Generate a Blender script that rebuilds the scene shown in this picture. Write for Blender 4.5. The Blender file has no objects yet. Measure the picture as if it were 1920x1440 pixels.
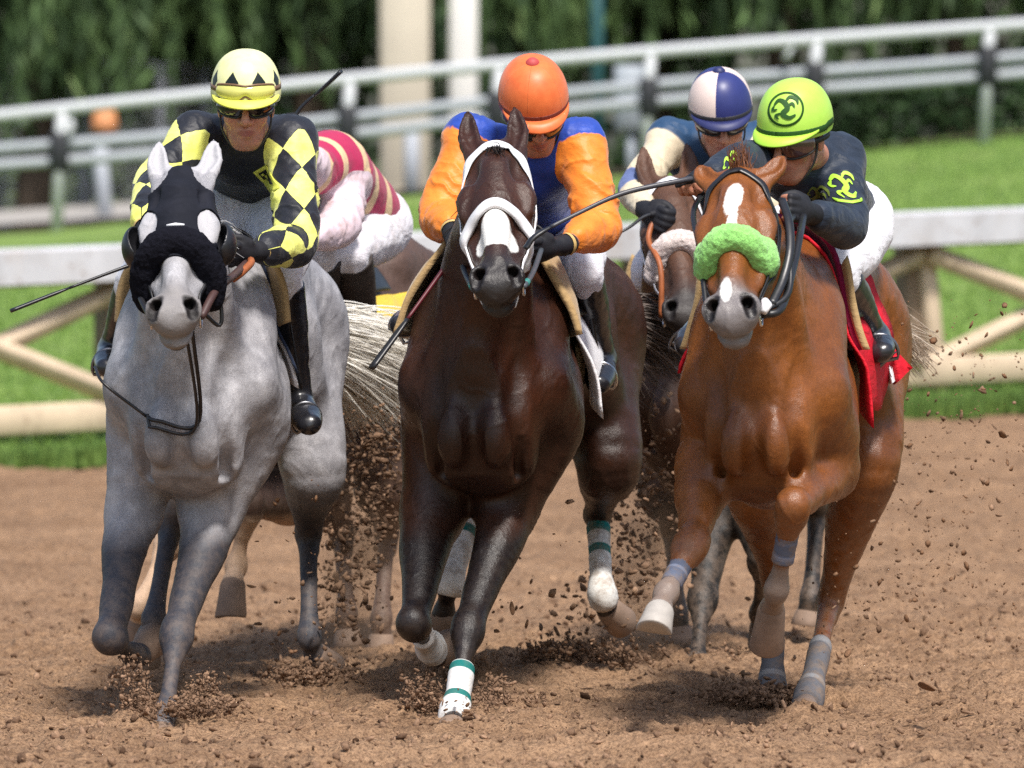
import bpy, math, random
import numpy as np
from mathutils import Vector, Matrix
from mathutils.bvhtree import BVHTree

C = bpy.context.scene.collection
RNG = np.random.default_rng(7)
random.seed(7)
# ------------------------------------------------------------------ camera model
FPX, CAMZ = 16800.0, 1.75
TILT = math.atan((720 - 303) / FPX)
_F = np.array([0, math.cos(TILT), -math.sin(TILT)]); _UP = np.array([0, math.sin(TILT), math.cos(TILT)])

def U(px, py, Y):
    """real-world point seen at a spot of the photograph, at distance Y"""
    d = _F + (px - 960) / FPX * np.array([1., 0, 0]) - (py - 720) / FPX * _UP
    return np.array([0, 0, CAMZ]) + d * (Y / d[1])

def arr(*a): return np.array(a, float)
def unit(v):
    v = np.asarray(v, float); return v / max(np.linalg.norm(v), 1e-9)

def spline(P, n):
    """Catmull-Rom through rows of P, n samples per span"""
    P = np.asarray(P, float)
    Q = np.vstack([2 * P[0] - P[1], P, 2 * P[-1] - P[-2]])
    out = []
    for i in range(1, len(Q) - 2):
        for t in np.arange(n) / n:
            a, b, c, d = Q[i - 1], Q[i], Q[i + 1], Q[i + 2]
            out.append(.5 * (2 * b + (c - a) * t + (2 * a - 5 * b + 4 * c - d) * t * t + (3 * b - a - 3 * c + d) * t ** 3))
    out.append(P[-1]); return np.array(out)

# ------------------------------------------------------------------ numpy noise
_PERM = np.random.default_rng(3).random((64, 64, 64)).astype(np.float32)
def vnoise(p):
    p = np.asarray(p, np.float32); i = np.floor(p).astype(np.int32); f = p - i; f = f * f * (3 - 2 * f)
    i0 = i & 63; i1 = (i + 1) & 63; r = 0
    for a in (0, 1):
        xa = i1[..., 0] if a else i0[..., 0]; wa = f[..., 0] if a else 1 - f[..., 0]
        for b in (0, 1):
            xb = i1[..., 1] if b else i0[..., 1]; wb = f[..., 1] if b else 1 - f[..., 1]
            for c in (0, 1):
                xc = i1[..., 2] if c else i0[..., 2]; wc = f[..., 2] if c else 1 - f[..., 2]
                r = r + _PERM[xa, xb, xc] * wa * wb * wc
    return r * 2 - 1
def fbm(p, o=4):
    s, a = 0, 1.
    p = np.asarray(p, np.float32)
    for k in range(o):
        s = s + a * vnoise(p * (2.03 ** k) + 11.3 * k); a *= .5
    return s

# ------------------------------------------------------------------ implicit surfaces
def smin(a, b, k):
    if k <= 1e-6: return np.minimum(a, b)
    h = np.maximum(k - np.abs(a - b), 0) / k
    return np.minimum(a, b) - h * h * k * .25

class Blob:
    """smooth union of tapered limbs, ellipsoids and lofts, meshed with surface nets"""
    def __init__(s, res=.007): s.res = res; s.ops = []
    def cone(s, a, b, ra, rb, k=.02, ax=None, asp=1., neg=False):
        return s.chain([(a, ra), (b, rb)], k, ax, asp, neg, 1)
    def chain(s, pts, k=.02, ax=None, asp=1., neg=False, n=5):
        """pts: (point, radius); ax/asp squash the section along ax"""
        P = np.array([np.r_[np.asarray(p[0], float), p[1], (p[2] if len(p) > 2 else asp)] for p in pts])
        if len(P) > 2 and n > 1: P = spline(P, n)
        R = P[:, 3].max() * max(1, P[:, 4].max())
        s.ops.append(('c', P[:, :3].min(0) - R - k - .02, P[:, :3].max(0) + R + k + .02, P, k, neg, None if ax is None else unit(ax)))
        return s
    def ell(s, c, r, R=None, k=.02, neg=False):
        c = np.asarray(c, float); r = np.asarray(r, float)
        R = np.eye(3) if R is None else np.asarray(R, float)      # rows: local axes
        e = np.sqrt(((R * r[:, None]) ** 2).sum(0)) + k + .02
        s.ops.append(('e', c - e, c + e, (c, r, R), k, neg, None)); return s
    def func(s, lo, hi, fn, k=.02, neg=False):
        s.ops.append(('f', np.asarray(lo, float), np.asarray(hi, float), fn, k, neg, None)); return s
    def both(s, f):
        for sg in (-1, 1): f(sg)
    def field(s, X, Y, Z, op):
        kind, lo, hi, d, k, neg, ax = op
        if kind == 'e':
            c, r, R = d
            x, y, z = X - c[0], Y - c[1], Z - c[2]
            q = [(R[i, 0] * x + R[i, 1] * y + R[i, 2] * z) / r[i] for i in range(3)]
            k0 = np.sqrt(q[0] ** 2 + q[1] ** 2 + q[2] ** 2)
            k1 = np.sqrt((q[0] / r[0]) ** 2 + (q[1] / r[1]) ** 2 + (q[2] / r[2]) ** 2) + 1e-6
            return k0 * (k0 - 1) / k1
        if kind == 'f': return d(X, Y, Z)
        out = None
        for i in range(len(d) - 1):
            a, b = d[i], d[i + 1]; ab = b[:3] - a[:3]; L = max(ab @ ab, 1e-10)
            x, y, z = X - a[0], Y - a[1], Z - a[2]
            t = np.clip((x * ab[0] + y * ab[1] + z * ab[2]) / L, 0, 1)
            x, y, z = x - t * ab[0], y - t * ab[1], z - t * ab[2]
            r = a[3] + t * (b[3] - a[3])
            if ax is not None:
                asp = a[4] + t * (b[4] - a[4])
                w = (x * ax[0] + y * ax[1] + z * ax[2]); g = w * w * (1 / asp ** 2 - 1)
                v = (np.sqrt(np.maximum(x * x + y * y + z * z + g, 0)) - r) * np.minimum(asp, 1)
            else: v = np.sqrt(x * x + y * y + z * z) - r
            out = v if out is None else np.minimum(out, v)
        return out
    def grid(s, clip=None):
        pos = [o for o in s.ops if not o[5]]
        lo = np.min([o[1] for o in pos], 0); hi = np.max([o[2] for o in pos], 0)
        if clip is not None: lo = np.maximum(lo, clip[0]); hi = np.minimum(hi, clip[1])
        h = s.res; n = np.ceil((hi - lo) / h).astype(int) + 2
        ax = [(lo[i] + np.arange(n[i]) * h).astype(np.float32) for i in range(3)]
        D = np.full(n, .5, np.float32)
        for op in s.ops:
            i0 = np.maximum(np.floor((op[1] - lo) / h).astype(int), 0); i1 = np.minimum(np.ceil((op[2] - lo) / h).astype(int) + 1, n)
            if (i1 <= i0).any(): continue
            sl = tuple(slice(i0[i], i1[i]) for i in range(3))
            v = s.field(ax[0][sl[0]][:, None, None], ax[1][sl[1]][None, :, None], ax[2][sl[2]][None, None, :], op)
            v = v.astype(np.float32)
            D[sl] = -smin(-D[sl], v, op[4]) if op[5] else smin(D[sl], v, op[4])
        return D, lo, h
    def mesh(s, smooth=1, clip=None, post=None):
        D, lo, h = s.grid(clip)
        if post is not None: D = post(D, lo, h)
        for a in range(3):                                          # close the box
            for e in (0, -1):
                ix = [slice(None)] * 3; ix[a] = e; D[tuple(ix)] = np.maximum(D[tuple(ix)], h * .5)
        V, Q = nets(D, lo, h)
        for _ in range(smooth): V = relax(V, Q)
        return V, Q

def nets(D, lo, h):
    S = D < 0
    cs = np.zeros(np.array(D.shape) - 1, np.uint8)
    for a in (0, 1):
        for b in (0, 1):
            for c in (0, 1):
                cs += S[a:S.shape[0] - 1 + a, b:S.shape[1] - 1 + b, c:S.shape[2] - 1 + c]
    m = (cs > 0) & (cs < 8); cells = np.argwhere(m); idx = np.full(cs.shape, -1, np.int64); idx[m] = np.arange(len(cells))
    acc = np.zeros((len(cells), 3)); cnt = np.zeros(len(cells))
    i, j, k = cells.T
    for axis in range(3):
        o = [0, 1, 2]; o.remove(axis)
        for u in (0, 1):
            for v in (0, 1):
                off = [0, 0, 0]; off[o[0]] = u; off[o[1]] = v; of2 = list(off); of2[axis] += 1
                va = D[i + off[0], j + off[1], k + off[2]]; vb = D[i + of2[0], j + of2[1], k + of2[2]]
                x = (va < 0) != (vb < 0); t = va[x] / (va[x] - vb[x])
                p = np.tile(np.array(off, float), (x.sum(), 1)); p[:, axis] += t
                acc[x] += p; cnt[x] += 1
    V = lo + (cells + acc / np.maximum(cnt, 1)[:, None]) * h
    Q = []
    for axis in range(3):
        o = [(axis + 1) % 3, (axis + 2) % 3]
        a = [slice(None)] * 3; b = [slice(None)] * 3; a[axis] = slice(0, -1); b[axis] = slice(1, None)
        A, B = S[tuple(a)], S[tuple(b)]; E = np.argwhere(A != B)
        E = E[(E[:, o[0]] > 0) & (E[:, o[1]] > 0) & (E[:, o[0]] < D.shape[o[0]] - 1) & (E[:, o[1]] < D.shape[o[1]] - 1)]
        def at(du, dv):
            e = E.copy(); e[:, o[0]] -= du; e[:, o[1]] -= dv; return idx[e[:, 0], e[:, 1], e[:, 2]]
        q = np.stack([at(0, 0), at(1, 0), at(1, 1), at(0, 1)], 1)
        flip = ~A[E[:, 0], E[:, 1], E[:, 2]]; q[flip] = q[flip][:, ::-1]
        Q.append(q)
    return V, np.vstack(Q)

def relax(V, Q):
    acc = np.zeros_like(V); cnt = np.zeros(len(V))
    for a, b in ((0, 1), (1, 2), (2, 3), (3, 0)):
        for c in range(3):
            acc[:, c] += np.bincount(Q[:, a], V[Q[:, b], c], len(V)) + np.bincount(Q[:, b], V[Q[:, a], c], len(V))
        cnt += np.bincount(Q[:, a], minlength=len(V)) + np.bincount(Q[:, b], minlength=len(V))
    return V * .5 + .5 * acc / np.maximum(cnt, 1)[:, None]

def normals(V, Q):
    n = np.cross(V[Q[:, 2]] - V[Q[:, 0]], V[Q[:, 3]] - V[Q[:, 1]]); N = np.zeros_like(V)
    for a in range(4):
        for c in range(3): N[:, c] += np.bincount(Q[:, a], n[:, c], len(V))
    return N / np.maximum(np.linalg.norm(N, axis=1), 1e-12)[:, None]

# ------------------------------------------------------------------ objects
def obj(name, V, Q, mat=None, parent=None, smooth=True, attrs=None, mats=None, origin=None):
    """V: points, Q: quads (n,4), triangles (n,3) or a list of polygons -> ONE mesh object"""
    me = bpy.data.meshes.new(name); V = np.asarray(V, float)
    if origin is not None: V = V - np.asarray(origin)
    if isinstance(Q, np.ndarray):
        k = Q.shape[1]; me.vertices.add(len(V)); me.vertices.foreach_set('co', V.ravel().astype(np.float32))
        me.loops.add(Q.size); me.loops.foreach_set('vertex_index', Q.ravel().astype(np.int32))
        me.polygons.add(len(Q)); me.polygons.foreach_set('loop_start', (np.arange(len(Q)) * k).astype(np.int32))
        me.update(calc_edges=True)
    else:
        me.from_pydata([tuple(v) for v in V], [], [tuple(int(i) for i in q) for q in Q]); me.update()
    if smooth: me.shade_smooth()
    for k, v in (attrs or {}).items(): attr(me, k, v)
    for m in (mats or [mat]):
        if m is not None: me.materials.append(m)
    o = bpy.data.objects.new(name, me); C.objects.link(o)
    if origin is not None: o.location = Vector(origin)
    if parent is not None: o.parent = parent; o.matrix_parent_inverse = parent.matrix_basis.inverted()
    return o
def attr(me, name, v):
    v = np.asarray(v, np.float32)
    if v.ndim == 1:
        a = me.attributes.new(name, 'FLOAT', 'POINT'); a.data.foreach_set('value', v)
    else:
        a = me.attributes.new(name, 'FLOAT_VECTOR', 'POINT'); a.data.foreach_set('vector', v.ravel())
def tag(o, label=None, cat=None, group=None, kind=None):
    for k, v in (('label', label), ('category', cat), ('group', group), ('kind', kind)):
        if v: o[k] = v
    return o
def empty(name, loc):
    o = bpy.data.objects.new(name, None); C.objects.link(o); o.location = Vector(loc); o.empty_display_size = .1
    return o
def bvh(V, Q):
    return BVHTree.FromPolygons([Vector(v) for v in V], [tuple(int(i) for i in q) for q in Q])

class MB:
    """collects swept tubes, boxes and lofts into one mesh"""
    def __init__(s): s.V = []; s.F = []; s.A = {}
    def n(s): return sum(len(v) for v in s.V)
    def add(s, V, F):
        n = s.n(); s.V.append(np.asarray(V, float)); s.F += [[i + n for i in f] for f in F]; return s
    def tube(s, P, r, n=8, cap=True, up=None, flat=1.):
        P = np.asarray(P, float); m = len(P); r = np.broadcast_to(np.asarray(r, float), (m,))
        T = np.gradient(P, axis=0); T /= np.maximum(np.linalg.norm(T, axis=1), 1e-9)[:, None]
        u = np.asarray(up if up is not None else ([0, 0, 1.] if abs(T[0][2]) < .9 else [1., 0, 0]), float); V = []
        for i in range(m):
            x = unit(u - T[i] * (u @ T[i])); 
            if up is None: u = x
            y = np.cross(T[i], x)
            for k in range(n):
                a = 2 * math.pi * k / n; V.append(P[i] + r[i] * (math.cos(a) * x * flat + math.sin(a) * y))
        Fs = [[i * n + k, i * n + (k + 1) % n, (i + 1) * n + (k + 1) % n, (i + 1) * n + k] for i in range(m - 1) for k in range(n)]
        if cap: Fs += [list(range(n))[::-1], list(range((m - 1) * n, m * n))]
        return s.add(V, Fs)
    def box(s, lo, hi, M=None, bev=0.):
        lo, hi = np.asarray(lo, float), np.asarray(hi, float)
        if bev <= 0:
            V = np.array([[(lo, hi)[a][0], (lo, hi)[b][1], (lo, hi)[c][2]] for a in (0, 1) for b in (0, 1) for c in (0, 1)])
            Fs = [[0, 1, 3, 2], [4, 6, 7, 5], [0, 4, 5, 1], [2, 3, 7, 6], [0, 2, 6, 4], [1, 5, 7, 3]]
        else:
            V = []; c = (lo + hi) / 2; e = (hi - lo) / 2; b = min(bev, e.min() * .9)
            sg = [(1, 1), (-1, 1), (-1, -1), (1, -1)]
            def ring(z, ins):
                for (sx, sy) in sg:
                    pts = [(e[0] - ins, e[1] - ins - b), (e[0] - ins - b, e[1] - ins)]
                    if sx * sy < 0: pts = pts[::-1]
                    for p in pts: V.append(c + [sx * p[0], sy * p[1], z])
            ring(-e[2], b * .7); ring(-e[2] + b, 0); ring(e[2] - b, 0); ring(e[2], b * .7)
            Fs = [[r * 8 + k, r * 8 + (k + 1) % 8, r * 8 + 8 + (k + 1) % 8, r * 8 + 8 + k] for r in range(3) for k in range(8)]
            Fs += [list(range(8))[::-1], list(range(24, 32))]; V = np.array(V)
        if M is not None: V = V @ np.asarray(M)[:3, :3].T + np.asarray(M)[:3, 3]
        return s.add(V, Fs)
    def loft(s, rings, cap=True):
        n = len(rings[0]); V = np.vstack(rings); m = len(rings)
        Fs = [[i * n + k, i * n + (k + 1) % n, (i + 1) * n + (k + 1) % n, (i + 1) * n + k] for i in range(m - 1) for k in range(n)]
        if cap: Fs += [list(range(n))[::-1], list(range((m - 1) * n, m * n))]
        return s.add(V, Fs)
    def build(s, name, mat, parent=None, smooth=True):
        return obj(name, np.vstack(s.V), s.F, mat, parent, smooth)

# ------------------------------------------------------------------ materials
class N:
    def __init__(s, name):
        s.m = bpy.data.materials.new(name); s.m.use_nodes = True; s.t = s.m.node_tree; s.t.nodes.clear()
        s.out = s.t.nodes.new('ShaderNodeOutputMaterial'); s.b = s.t.nodes.new('ShaderNodeBsdfPrincipled')
        s.t.links.new(s.b.outputs[0], s.out.inputs[0])
    def put(s, sock, v):
        if v is None: return
        if isinstance(v, bpy.types.NodeSocket): s.t.links.new(v, sock)
        else:
            if isinstance(v, (tuple, list)) and len(v) == 3 and sock.type == 'RGBA': v = (*v, 1)
            sock.default_value = v
    def node(s, typ, out=0, props=None, **kw):
        n = s.t.nodes.new('ShaderNode' + typ)
        for k, v in (props or {}).items(): setattr(n, k, v)
        for k, v in kw.items():
            key = int(k[1:]) if k[0] == 'i' and k[1:].isdigit() else k.replace('_', ' ')
            s.put(n.inputs[key], v)
        return n.outputs[out]
    def math(s, op, a, b=None, c=None): return s.node('Math', props={'operation': op}, i0=a, i1=b, i2=c)
    def attr(s, name, vec=False): return s.node('Attribute', 1 if vec else 2, {'attribute_name': name})
    def co(s, which='Object'):
        n = s.t.nodes.new('ShaderNodeTexCoord'); return n.outputs[which]
    def map(s, v, sc=(1, 1, 1), loc=(0, 0, 0), rot=(0, 0, 0)): return s.node('Mapping', Vector=v, Scale=sc, Location=loc, Rotation=rot)
    def noise(s, v, scale, detail=4, rough=.55, dist=0., out=0): return s.node('TexNoise', out, Vector=v, Scale=scale, Detail=detail, Roughness=rough, Distortion=dist)
    def ramp(s, f, stops, interp='LINEAR'):
        n = s.t.nodes.new('ShaderNodeValToRGB'); n.color_ramp.interpolation = interp; e = n.color_ramp.elements
        while len(e) < len(stops): e.new(.5)
        for k, (p, c) in enumerate(stops): e[k].position = p; e[k].color = (c, c, c, 1) if isinstance(c, (int, float)) else (*c, 1)
        s.put(n.inputs[0], f); return n.outputs[0]
    def step(s, f, edge, soft=.002):
        n = s.t.nodes.new('ShaderNodeMapRange'); n.clamp = True
        s.put(n.inputs[0], f); n.inputs[1].default_value = edge - soft; n.inputs[2].default_value = edge + soft; return n.outputs[0]
    def mix(s, f, a, b, mode='MIX'):
        n = s.t.nodes.new('ShaderNodeMix'); n.data_type = 'RGBA'; n.blend_type = mode
        s.put(n.inputs[0], f); s.put(n.inputs[6], a); s.put(n.inputs[7], b); return n.outputs[2]
    def bump(s, h, strength=.3, dist=.01, normal=None):
        return s.node('Bump', Height=h, Strength=strength, Distance=dist, Normal=normal)
    def done(s, col=None, rough=.6, spec=.5, bump=None, **kw):
        s.put(s.b.inputs['Base Color'], col); s.put(s.b.inputs['Roughness'], rough); s.put(s.b.inputs['Specular IOR Level'], spec)
        if bump is not None: s.t.links.new(bump, s.b.inputs['Normal'])
        for k, v in kw.items(): s.put(s.b.inputs[k.replace('_', ' ')], v)
        return s.m

def simple(name, col, rough=.6, spec=.4, nz=.15, sc=40, bump=.15, bd=.003, **kw):
    """a plain procedural material with mottling and a fine bump"""
    n = N(name); p = n.co()
    f = n.noise(p, sc, 5); g = n.noise(p, sc * .13, 3)
    k = n.math('ADD', n.math('MULTIPLY', f, .5), n.math('MULTIPLY', g, .5))
    c = n.mix(n.ramp(k, [(.3, 0.), (.7, 1.)]), tuple(x * (1 - nz) for x in col), tuple(min(1, x * (1 + nz)) for x in col))
    return n.done(c, rough, spec, n.bump(f, bump, bd), **kw)
# ------------------------------------------------------------------ camera, light, sky
cam = bpy.data.cameras.new('camera'); camo = bpy.data.objects.new('camera', cam); C.objects.link(camo)
cam.sensor_width = 36; cam.lens = FPX / 1920 * 36; cam.clip_start = .5; cam.clip_end = 4000
camo.location = (0, 0, CAMZ); camo.rotation_euler = (math.pi / 2 - TILT, 0, 0)
cam.dof.use_dof = True; cam.dof.focus_distance = 28.2; cam.dof.aperture_fstop = 5.0; cam.dof.aperture_blades = 9
bpy.context.scene.camera = camo
SUN_EL, SUN_AZ = math.radians(57), math.radians(163)               # azimuth clockwise from +Y: behind the camera, a little left
sd = arr(math.sin(SUN_AZ) * math.cos(SUN_EL), math.cos(SUN_AZ) * math.cos(SUN_EL), math.sin(SUN_EL))
sun = bpy.data.lights.new('sun', 'SUN'); suno = bpy.data.objects.new('sun', sun); C.objects.link(suno)
sun.energy = 4.3; sun.angle = math.radians(8.5); sun.color = (1, .955, .89)
suno.rotation_euler = Vector(sd).to_track_quat('Z', 'Y').to_euler(); suno.location = (0, 20, 30)
w = bpy.data.worlds.new('World'); bpy.context.scene.world = w; w.use_nodes = True
sky = w.node_tree.nodes.new('ShaderNodeTexSky'); sky.sky_type = 'NISHITA'; sky.sun_disc = False
sky.sun_elevation = SUN_EL; sky.sun_rotation = SUN_AZ; sky.air_density = 1.2; sky.dust_density = 2.5
bg = w.node_tree.nodes['Background']; w.node_tree.links.new(sky.outputs[0], bg.inputs[0]); bg.inputs[1].default_value = .13
vs = bpy.context.scene.view_settings; vs.view_transform = 'Standard'; vs.look = 'None'; vs.exposure = .36; vs.gamma = 1
bpy.context.scene.cycles.max_bounces = 6; bpy.context.scene.cycles.use_denoising = False

# ------------------------------------------------------------------ ground
def sstep(a, b, x):
    t = np.clip((x - a) / (b - a), 0, 1); return t * t * (3 - 2 * t)
def bank(x, y):                                                   # the track is banked and the turf rises behind the rail
    z = sstep(33, 51, y) * np.clip(x + 3, -3, 9) * .032
    edge = 51.2 + .55 * x
    t = np.clip((y - edge - 1.5) / (84 - edge - 1.5), 0, 1.03)
    far = 1.07 + .095 * np.clip(x + 4.2, -3, 12)
    return z + (far - np.clip(x + 3, -3, 9) * .032) * t
def grid_mesh(xs, ys, zf):
    X, Y = np.meshgrid(xs, ys, indexing='ij'); Z = zf(X, Y)
    V = np.stack([X, Y, Z], -1).reshape(-1, 3); a = np.arange(X.size).reshape(X.shape)
    return V, np.stack([a[:-1, :-1], a[1:, :-1], a[1:, 1:], a[:-1, 1:]], -1).reshape(-1, 4)

def turf_edge(x): return 50.4 + .72 * (x + 3)                     # where dirt gives way to grass
def dirt_z(X, Y):
    P = np.stack([X, Y, X * 0], -1)
    W = P + .12 * np.stack([vnoise(P * 3), vnoise(P * 3 + 9), 0 * X], -1)
    z = .018 * vnoise(P * [.9, .5, 1]) + .024 * fbm(W * [5, 3.2, 1], 3)
    r = 1 - np.abs(vnoise(W * [17, 13, 1] + 3)); z += .023 * (r ** 2 - .4)            # crumbly clods
    r = 1 - np.abs(vnoise(W * [38, 30, 1] + 8)); z += .011 * (r ** 2 - .4); z += .004 * vnoise(P * [70, 45, 1])
    furrow = np.sin((Y - .16 * X + .3 * vnoise(P * [1.1, .8, 1])) * 2 * math.pi / .85)   # harrow lines
    z += (.012 + .012 * sstep(32, 28, Y)) * furrow * (.6 + .4 * vnoise(P * [.7, .7, 1] + 20))
    for hx, hy, rr, amp in HOLES:                                  # dents and heaps round the planted hooves
        d = np.sqrt((X - hx) ** 2 + ((Y - hy) * .6) ** 2) / rr
        z += amp * (np.exp(-((d - 1) / .45) ** 2) * (.7 + .6 * vnoise(P * [14, 10, 1])) - .7 * np.exp(-(d / .6) ** 2))
    return z * sstep(0, 1, 1 + 0 * X) + bank(X, Y)
HOLES = []
def hole(px, py, r=.22, amp=.05):
    Y = FPX * CAMZ / (py - 303); HOLES.append((*U(px, py, Y)[:2], r, amp))
for h in ((312, 1340, .26, .018), (850, 1342, .24, .016), (1512, 1326, .22, .016), (1448, 1300, .3, .03), (1305, 1252, .22, .02),
          (590, 1280, .3, .035), (1110, 1255, .4, .045), (860, 1260, .25, .03)): hole(*h)

def dirt_material():
    n = N('racetrack_dirt'); p = n.co()
    a = n.noise(p, 1.3, 5); b = n.noise(p, 22, 6, .65); c = n.noise(p, 90, 3, .6)
    v = n.node('TexVoronoi', Vector=n.map(p, (1, .7, 1)), Scale=34.)
    k = n.math('ADD', n.math('MULTIPLY', a, .45), n.math('MULTIPLY', b, .55))
    col = n.mix(n.ramp(k, [(.34, 0.), (.66, 1.)]), (.17, .096, .052), (.43, .268, .158))
    col = n.mix(n.ramp(c, [(.40, .65), (.51, 0.)]), col, (.085, .046, .028))  # dark spots put the shade of crevices between clods into the colour
    g2 = n.noise(p, 260, 2, .8); col = n.mix(n.ramp(g2, [(.34, .45), (.5, 0.)]), col, (.09, .052, .034)); col = n.mix(n.ramp(g2, [(.56, 0.), (.7, .35)]), col, (.52, .37, .27))
    h = n.math('ADD', n.math('MULTIPLY', b, 1.), n.math('ADD', n.math('MULTIPLY', c, .5), n.math('MULTIPLY', v, .6)))
    return n.done(col, .95, .15, n.bump(h, 1., .018))
M_DIRT = dirt_material()
M_CLOD = simple('dirt_clod', (.17, .095, .055), .95, .1, .5, 60, .6, .01)

xs = np.linspace(-4.2, 4.2, 700)
ys = np.concatenate([np.arange(23.5, 34, .034), np.arange(34, 58, .075)])
V, Q = grid_mesh(xs, ys, dirt_z)
tag(obj('dirt_track', V, Q, M_DIRT), kind='structure')
# the coarse ground sheet that runs on to the horizon under everything
def ground_z(X, Y):
    return np.where((np.abs(X) < 4.3) & (Y > 22) & (Y < 59), bank(X, Y) - .14, bank(np.clip(X, -12, 12), np.clip(Y, 0, 100)) - .05)
gx = np.concatenate([[-1500, -500, -200, -80, -40, -20], np.linspace(-12, 12, 41), [20, 40, 80, 200, 500, 1500]])
gy = np.concatenate([[-300, -60, -20, 0, 10], np.linspace(20, 110, 61), [130, 180, 300, 700, 2500]])
V, Q = grid_mesh(gx, gy, ground_z)
def ground_material():
    n = N('turf_and_soil'); p = n.co(); a = n.noise(p, .6, 5); b = n.noise(p, 25, 4)
    c = n.mix(n.ramp(n.math('ADD', n.math('MULTIPLY', a, .5), n.math('MULTIPLY', b, .5)), [(.35, 0.), (.65, 1.)]), (.045, .07, .018), (.10, .12, .045))
    return n.done(c, .9, .2, n.bump(b, .5, .03))
tag(obj('ground', V, Q, ground_material()), kind='structure')

# ------------------------------------------------------------------ turf
def turf_z(X, Y):
    P = np.stack([X, Y, 0 * X], -1)
    return bank(X, Y) + .012 * vnoise(P * 4) + .03 - .07 * np.exp(-np.clip(Y - turf_edge(X), 0, 9) / .15)
xs = np.linspace(-12, 12, 160); ys = np.linspace(0, 1, 200)
X, T = np.meshgrid(xs, ys, indexing='ij'); Y = turf_edge(X) - .1 + T ** 1.6 * (100 - turf_edge(X)) + .12 * vnoise(np.stack([X * 5, X * 0, X * 0], -1)) * (T < .02)
V = np.stack([X, Y, turf_z(X, Y)], -1).reshape(-1, 3); a = np.arange(X.size).reshape(X.shape)
Q = np.stack([a[:-1, :-1], a[1:, :-1], a[1:, 1:], a[:-1, 1:]], -1).reshape(-1, 4)
def turf_material():
    n = N('mown_turf'); p = n.co()
    a = n.noise(n.map(p, (.5, .25, 1)), 1.4, 4); b = n.noise(n.map(p, (1, .35, 1)), 30, 5, .7)
    c = n.mix(n.ramp(a, [(.3, 0.), (.7, 1.)]), (.098, .180, .030), (.175, .265, .056))
    c = n.mix(n.ramp(b, [(.35, 0.), (.65, .55)]), c, (.215, .295, .09))
    c = n.mix(n.ramp(n.noise(n.map(p, (1, .4, 1)), 3.2, 5, .6), [(.52, 0.), (.72, .55)]), c, (.21, .22, .085))
    return n.done(c, .85, .25, n.bump(b, .7, .03))
tag(obj('turf', V, Q, turf_material()), kind='structure')
xs = np.linspace(-12, 12, 60); ys = np.linspace(84.6, 112, 40)
V, Q = grid_mesh(xs, ys, lambda X, Y: bank(X, np.minimum(Y, 100)) + .045 + .03 * vnoise(np.stack([X * 2, Y * 2, X * 0], -1)))
tag(obj('soil_bed', V, Q, simple('dark_mulch', (.055, .042, .030), .95, .1, .4, 8, .6, .03)), kind='structure')

def blades(name, n, spot, h0, h1, mat, label, lean=.35, wd=.006):
    """grass blades as bent two-quad leaves"""
    X, Y, Z = spot(n); n = len(X); a = RNG.uniform(0, 2 * math.pi, n); h = RNG.uniform(h0, h1, n); l = RNG.uniform(0, lean, n) * h
    d = np.stack([np.cos(a), np.sin(a), 0 * a], 1); s = np.stack([-np.sin(a), np.cos(a), 0 * a], 1) * wd
    B = np.stack([X, Y, Z], 1); up = np.array([0, 0, 1.])
    m = B + d * (l * .35)[:, None] + up * (h * .55)[:, None]; t = B + d * l[:, None] + up * h[:, None]
    V = np.stack([B - s, B + s, m + s * .8, m - s * .8, t + s * .1, t - s * .1], 1).reshape(-1, 3)
    i = np.arange(n)[:, None] * 6
    Q = np.vstack([i + [0, 1, 2, 3], i + [3, 2, 4, 5]])
    o = obj(name, V, Q, mat, smooth=False, attrs={'hue': np.repeat(RNG.random(n), 6)}); tag(o, label, 'grass', kind='stuff'); return o
def blade_mat(name, a, b):
    n = N(name); c = n.mix(n.attr('hue'), a, b); n.t.nodes.new('ShaderNodeTexNoise')
    return n.done(c, .7, .3, Transmission_Weight=0., Subsurface_Weight=0.)
def edge_spot(n):
    X = RNG.uniform(-5., 5.4, n); d = RNG.exponential(.28, n) - .12; Y = turf_edge(X) + d + .1 * vnoise(np.stack([X * 4, X * 0, X * 0], 1)); return X, Y, bank(X, Y) + .005
blades('rough_grass_fringe', 34000, edge_spot, .05, .14, blade_mat('long_grass', (.045, .10, .018), (.15, .24, .05)), 'ragged darker grass fringe where the turf meets the dirt track')
def turf_spot(n):
    X = RNG.uniform(-4.5, 5, n); Y = turf_edge(X) + .3 + RNG.random(n) ** 1.5 * 30; return X, Y, bank(X, Y) + .02
blades('mown_grass_blades', 70000, turf_spot, .03, .06, blade_mat('short_grass', (.10, .19, .03), (.21, .31, .075)), 'short bright green mown grass on the turf course behind the rail', wd=.012)

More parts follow.
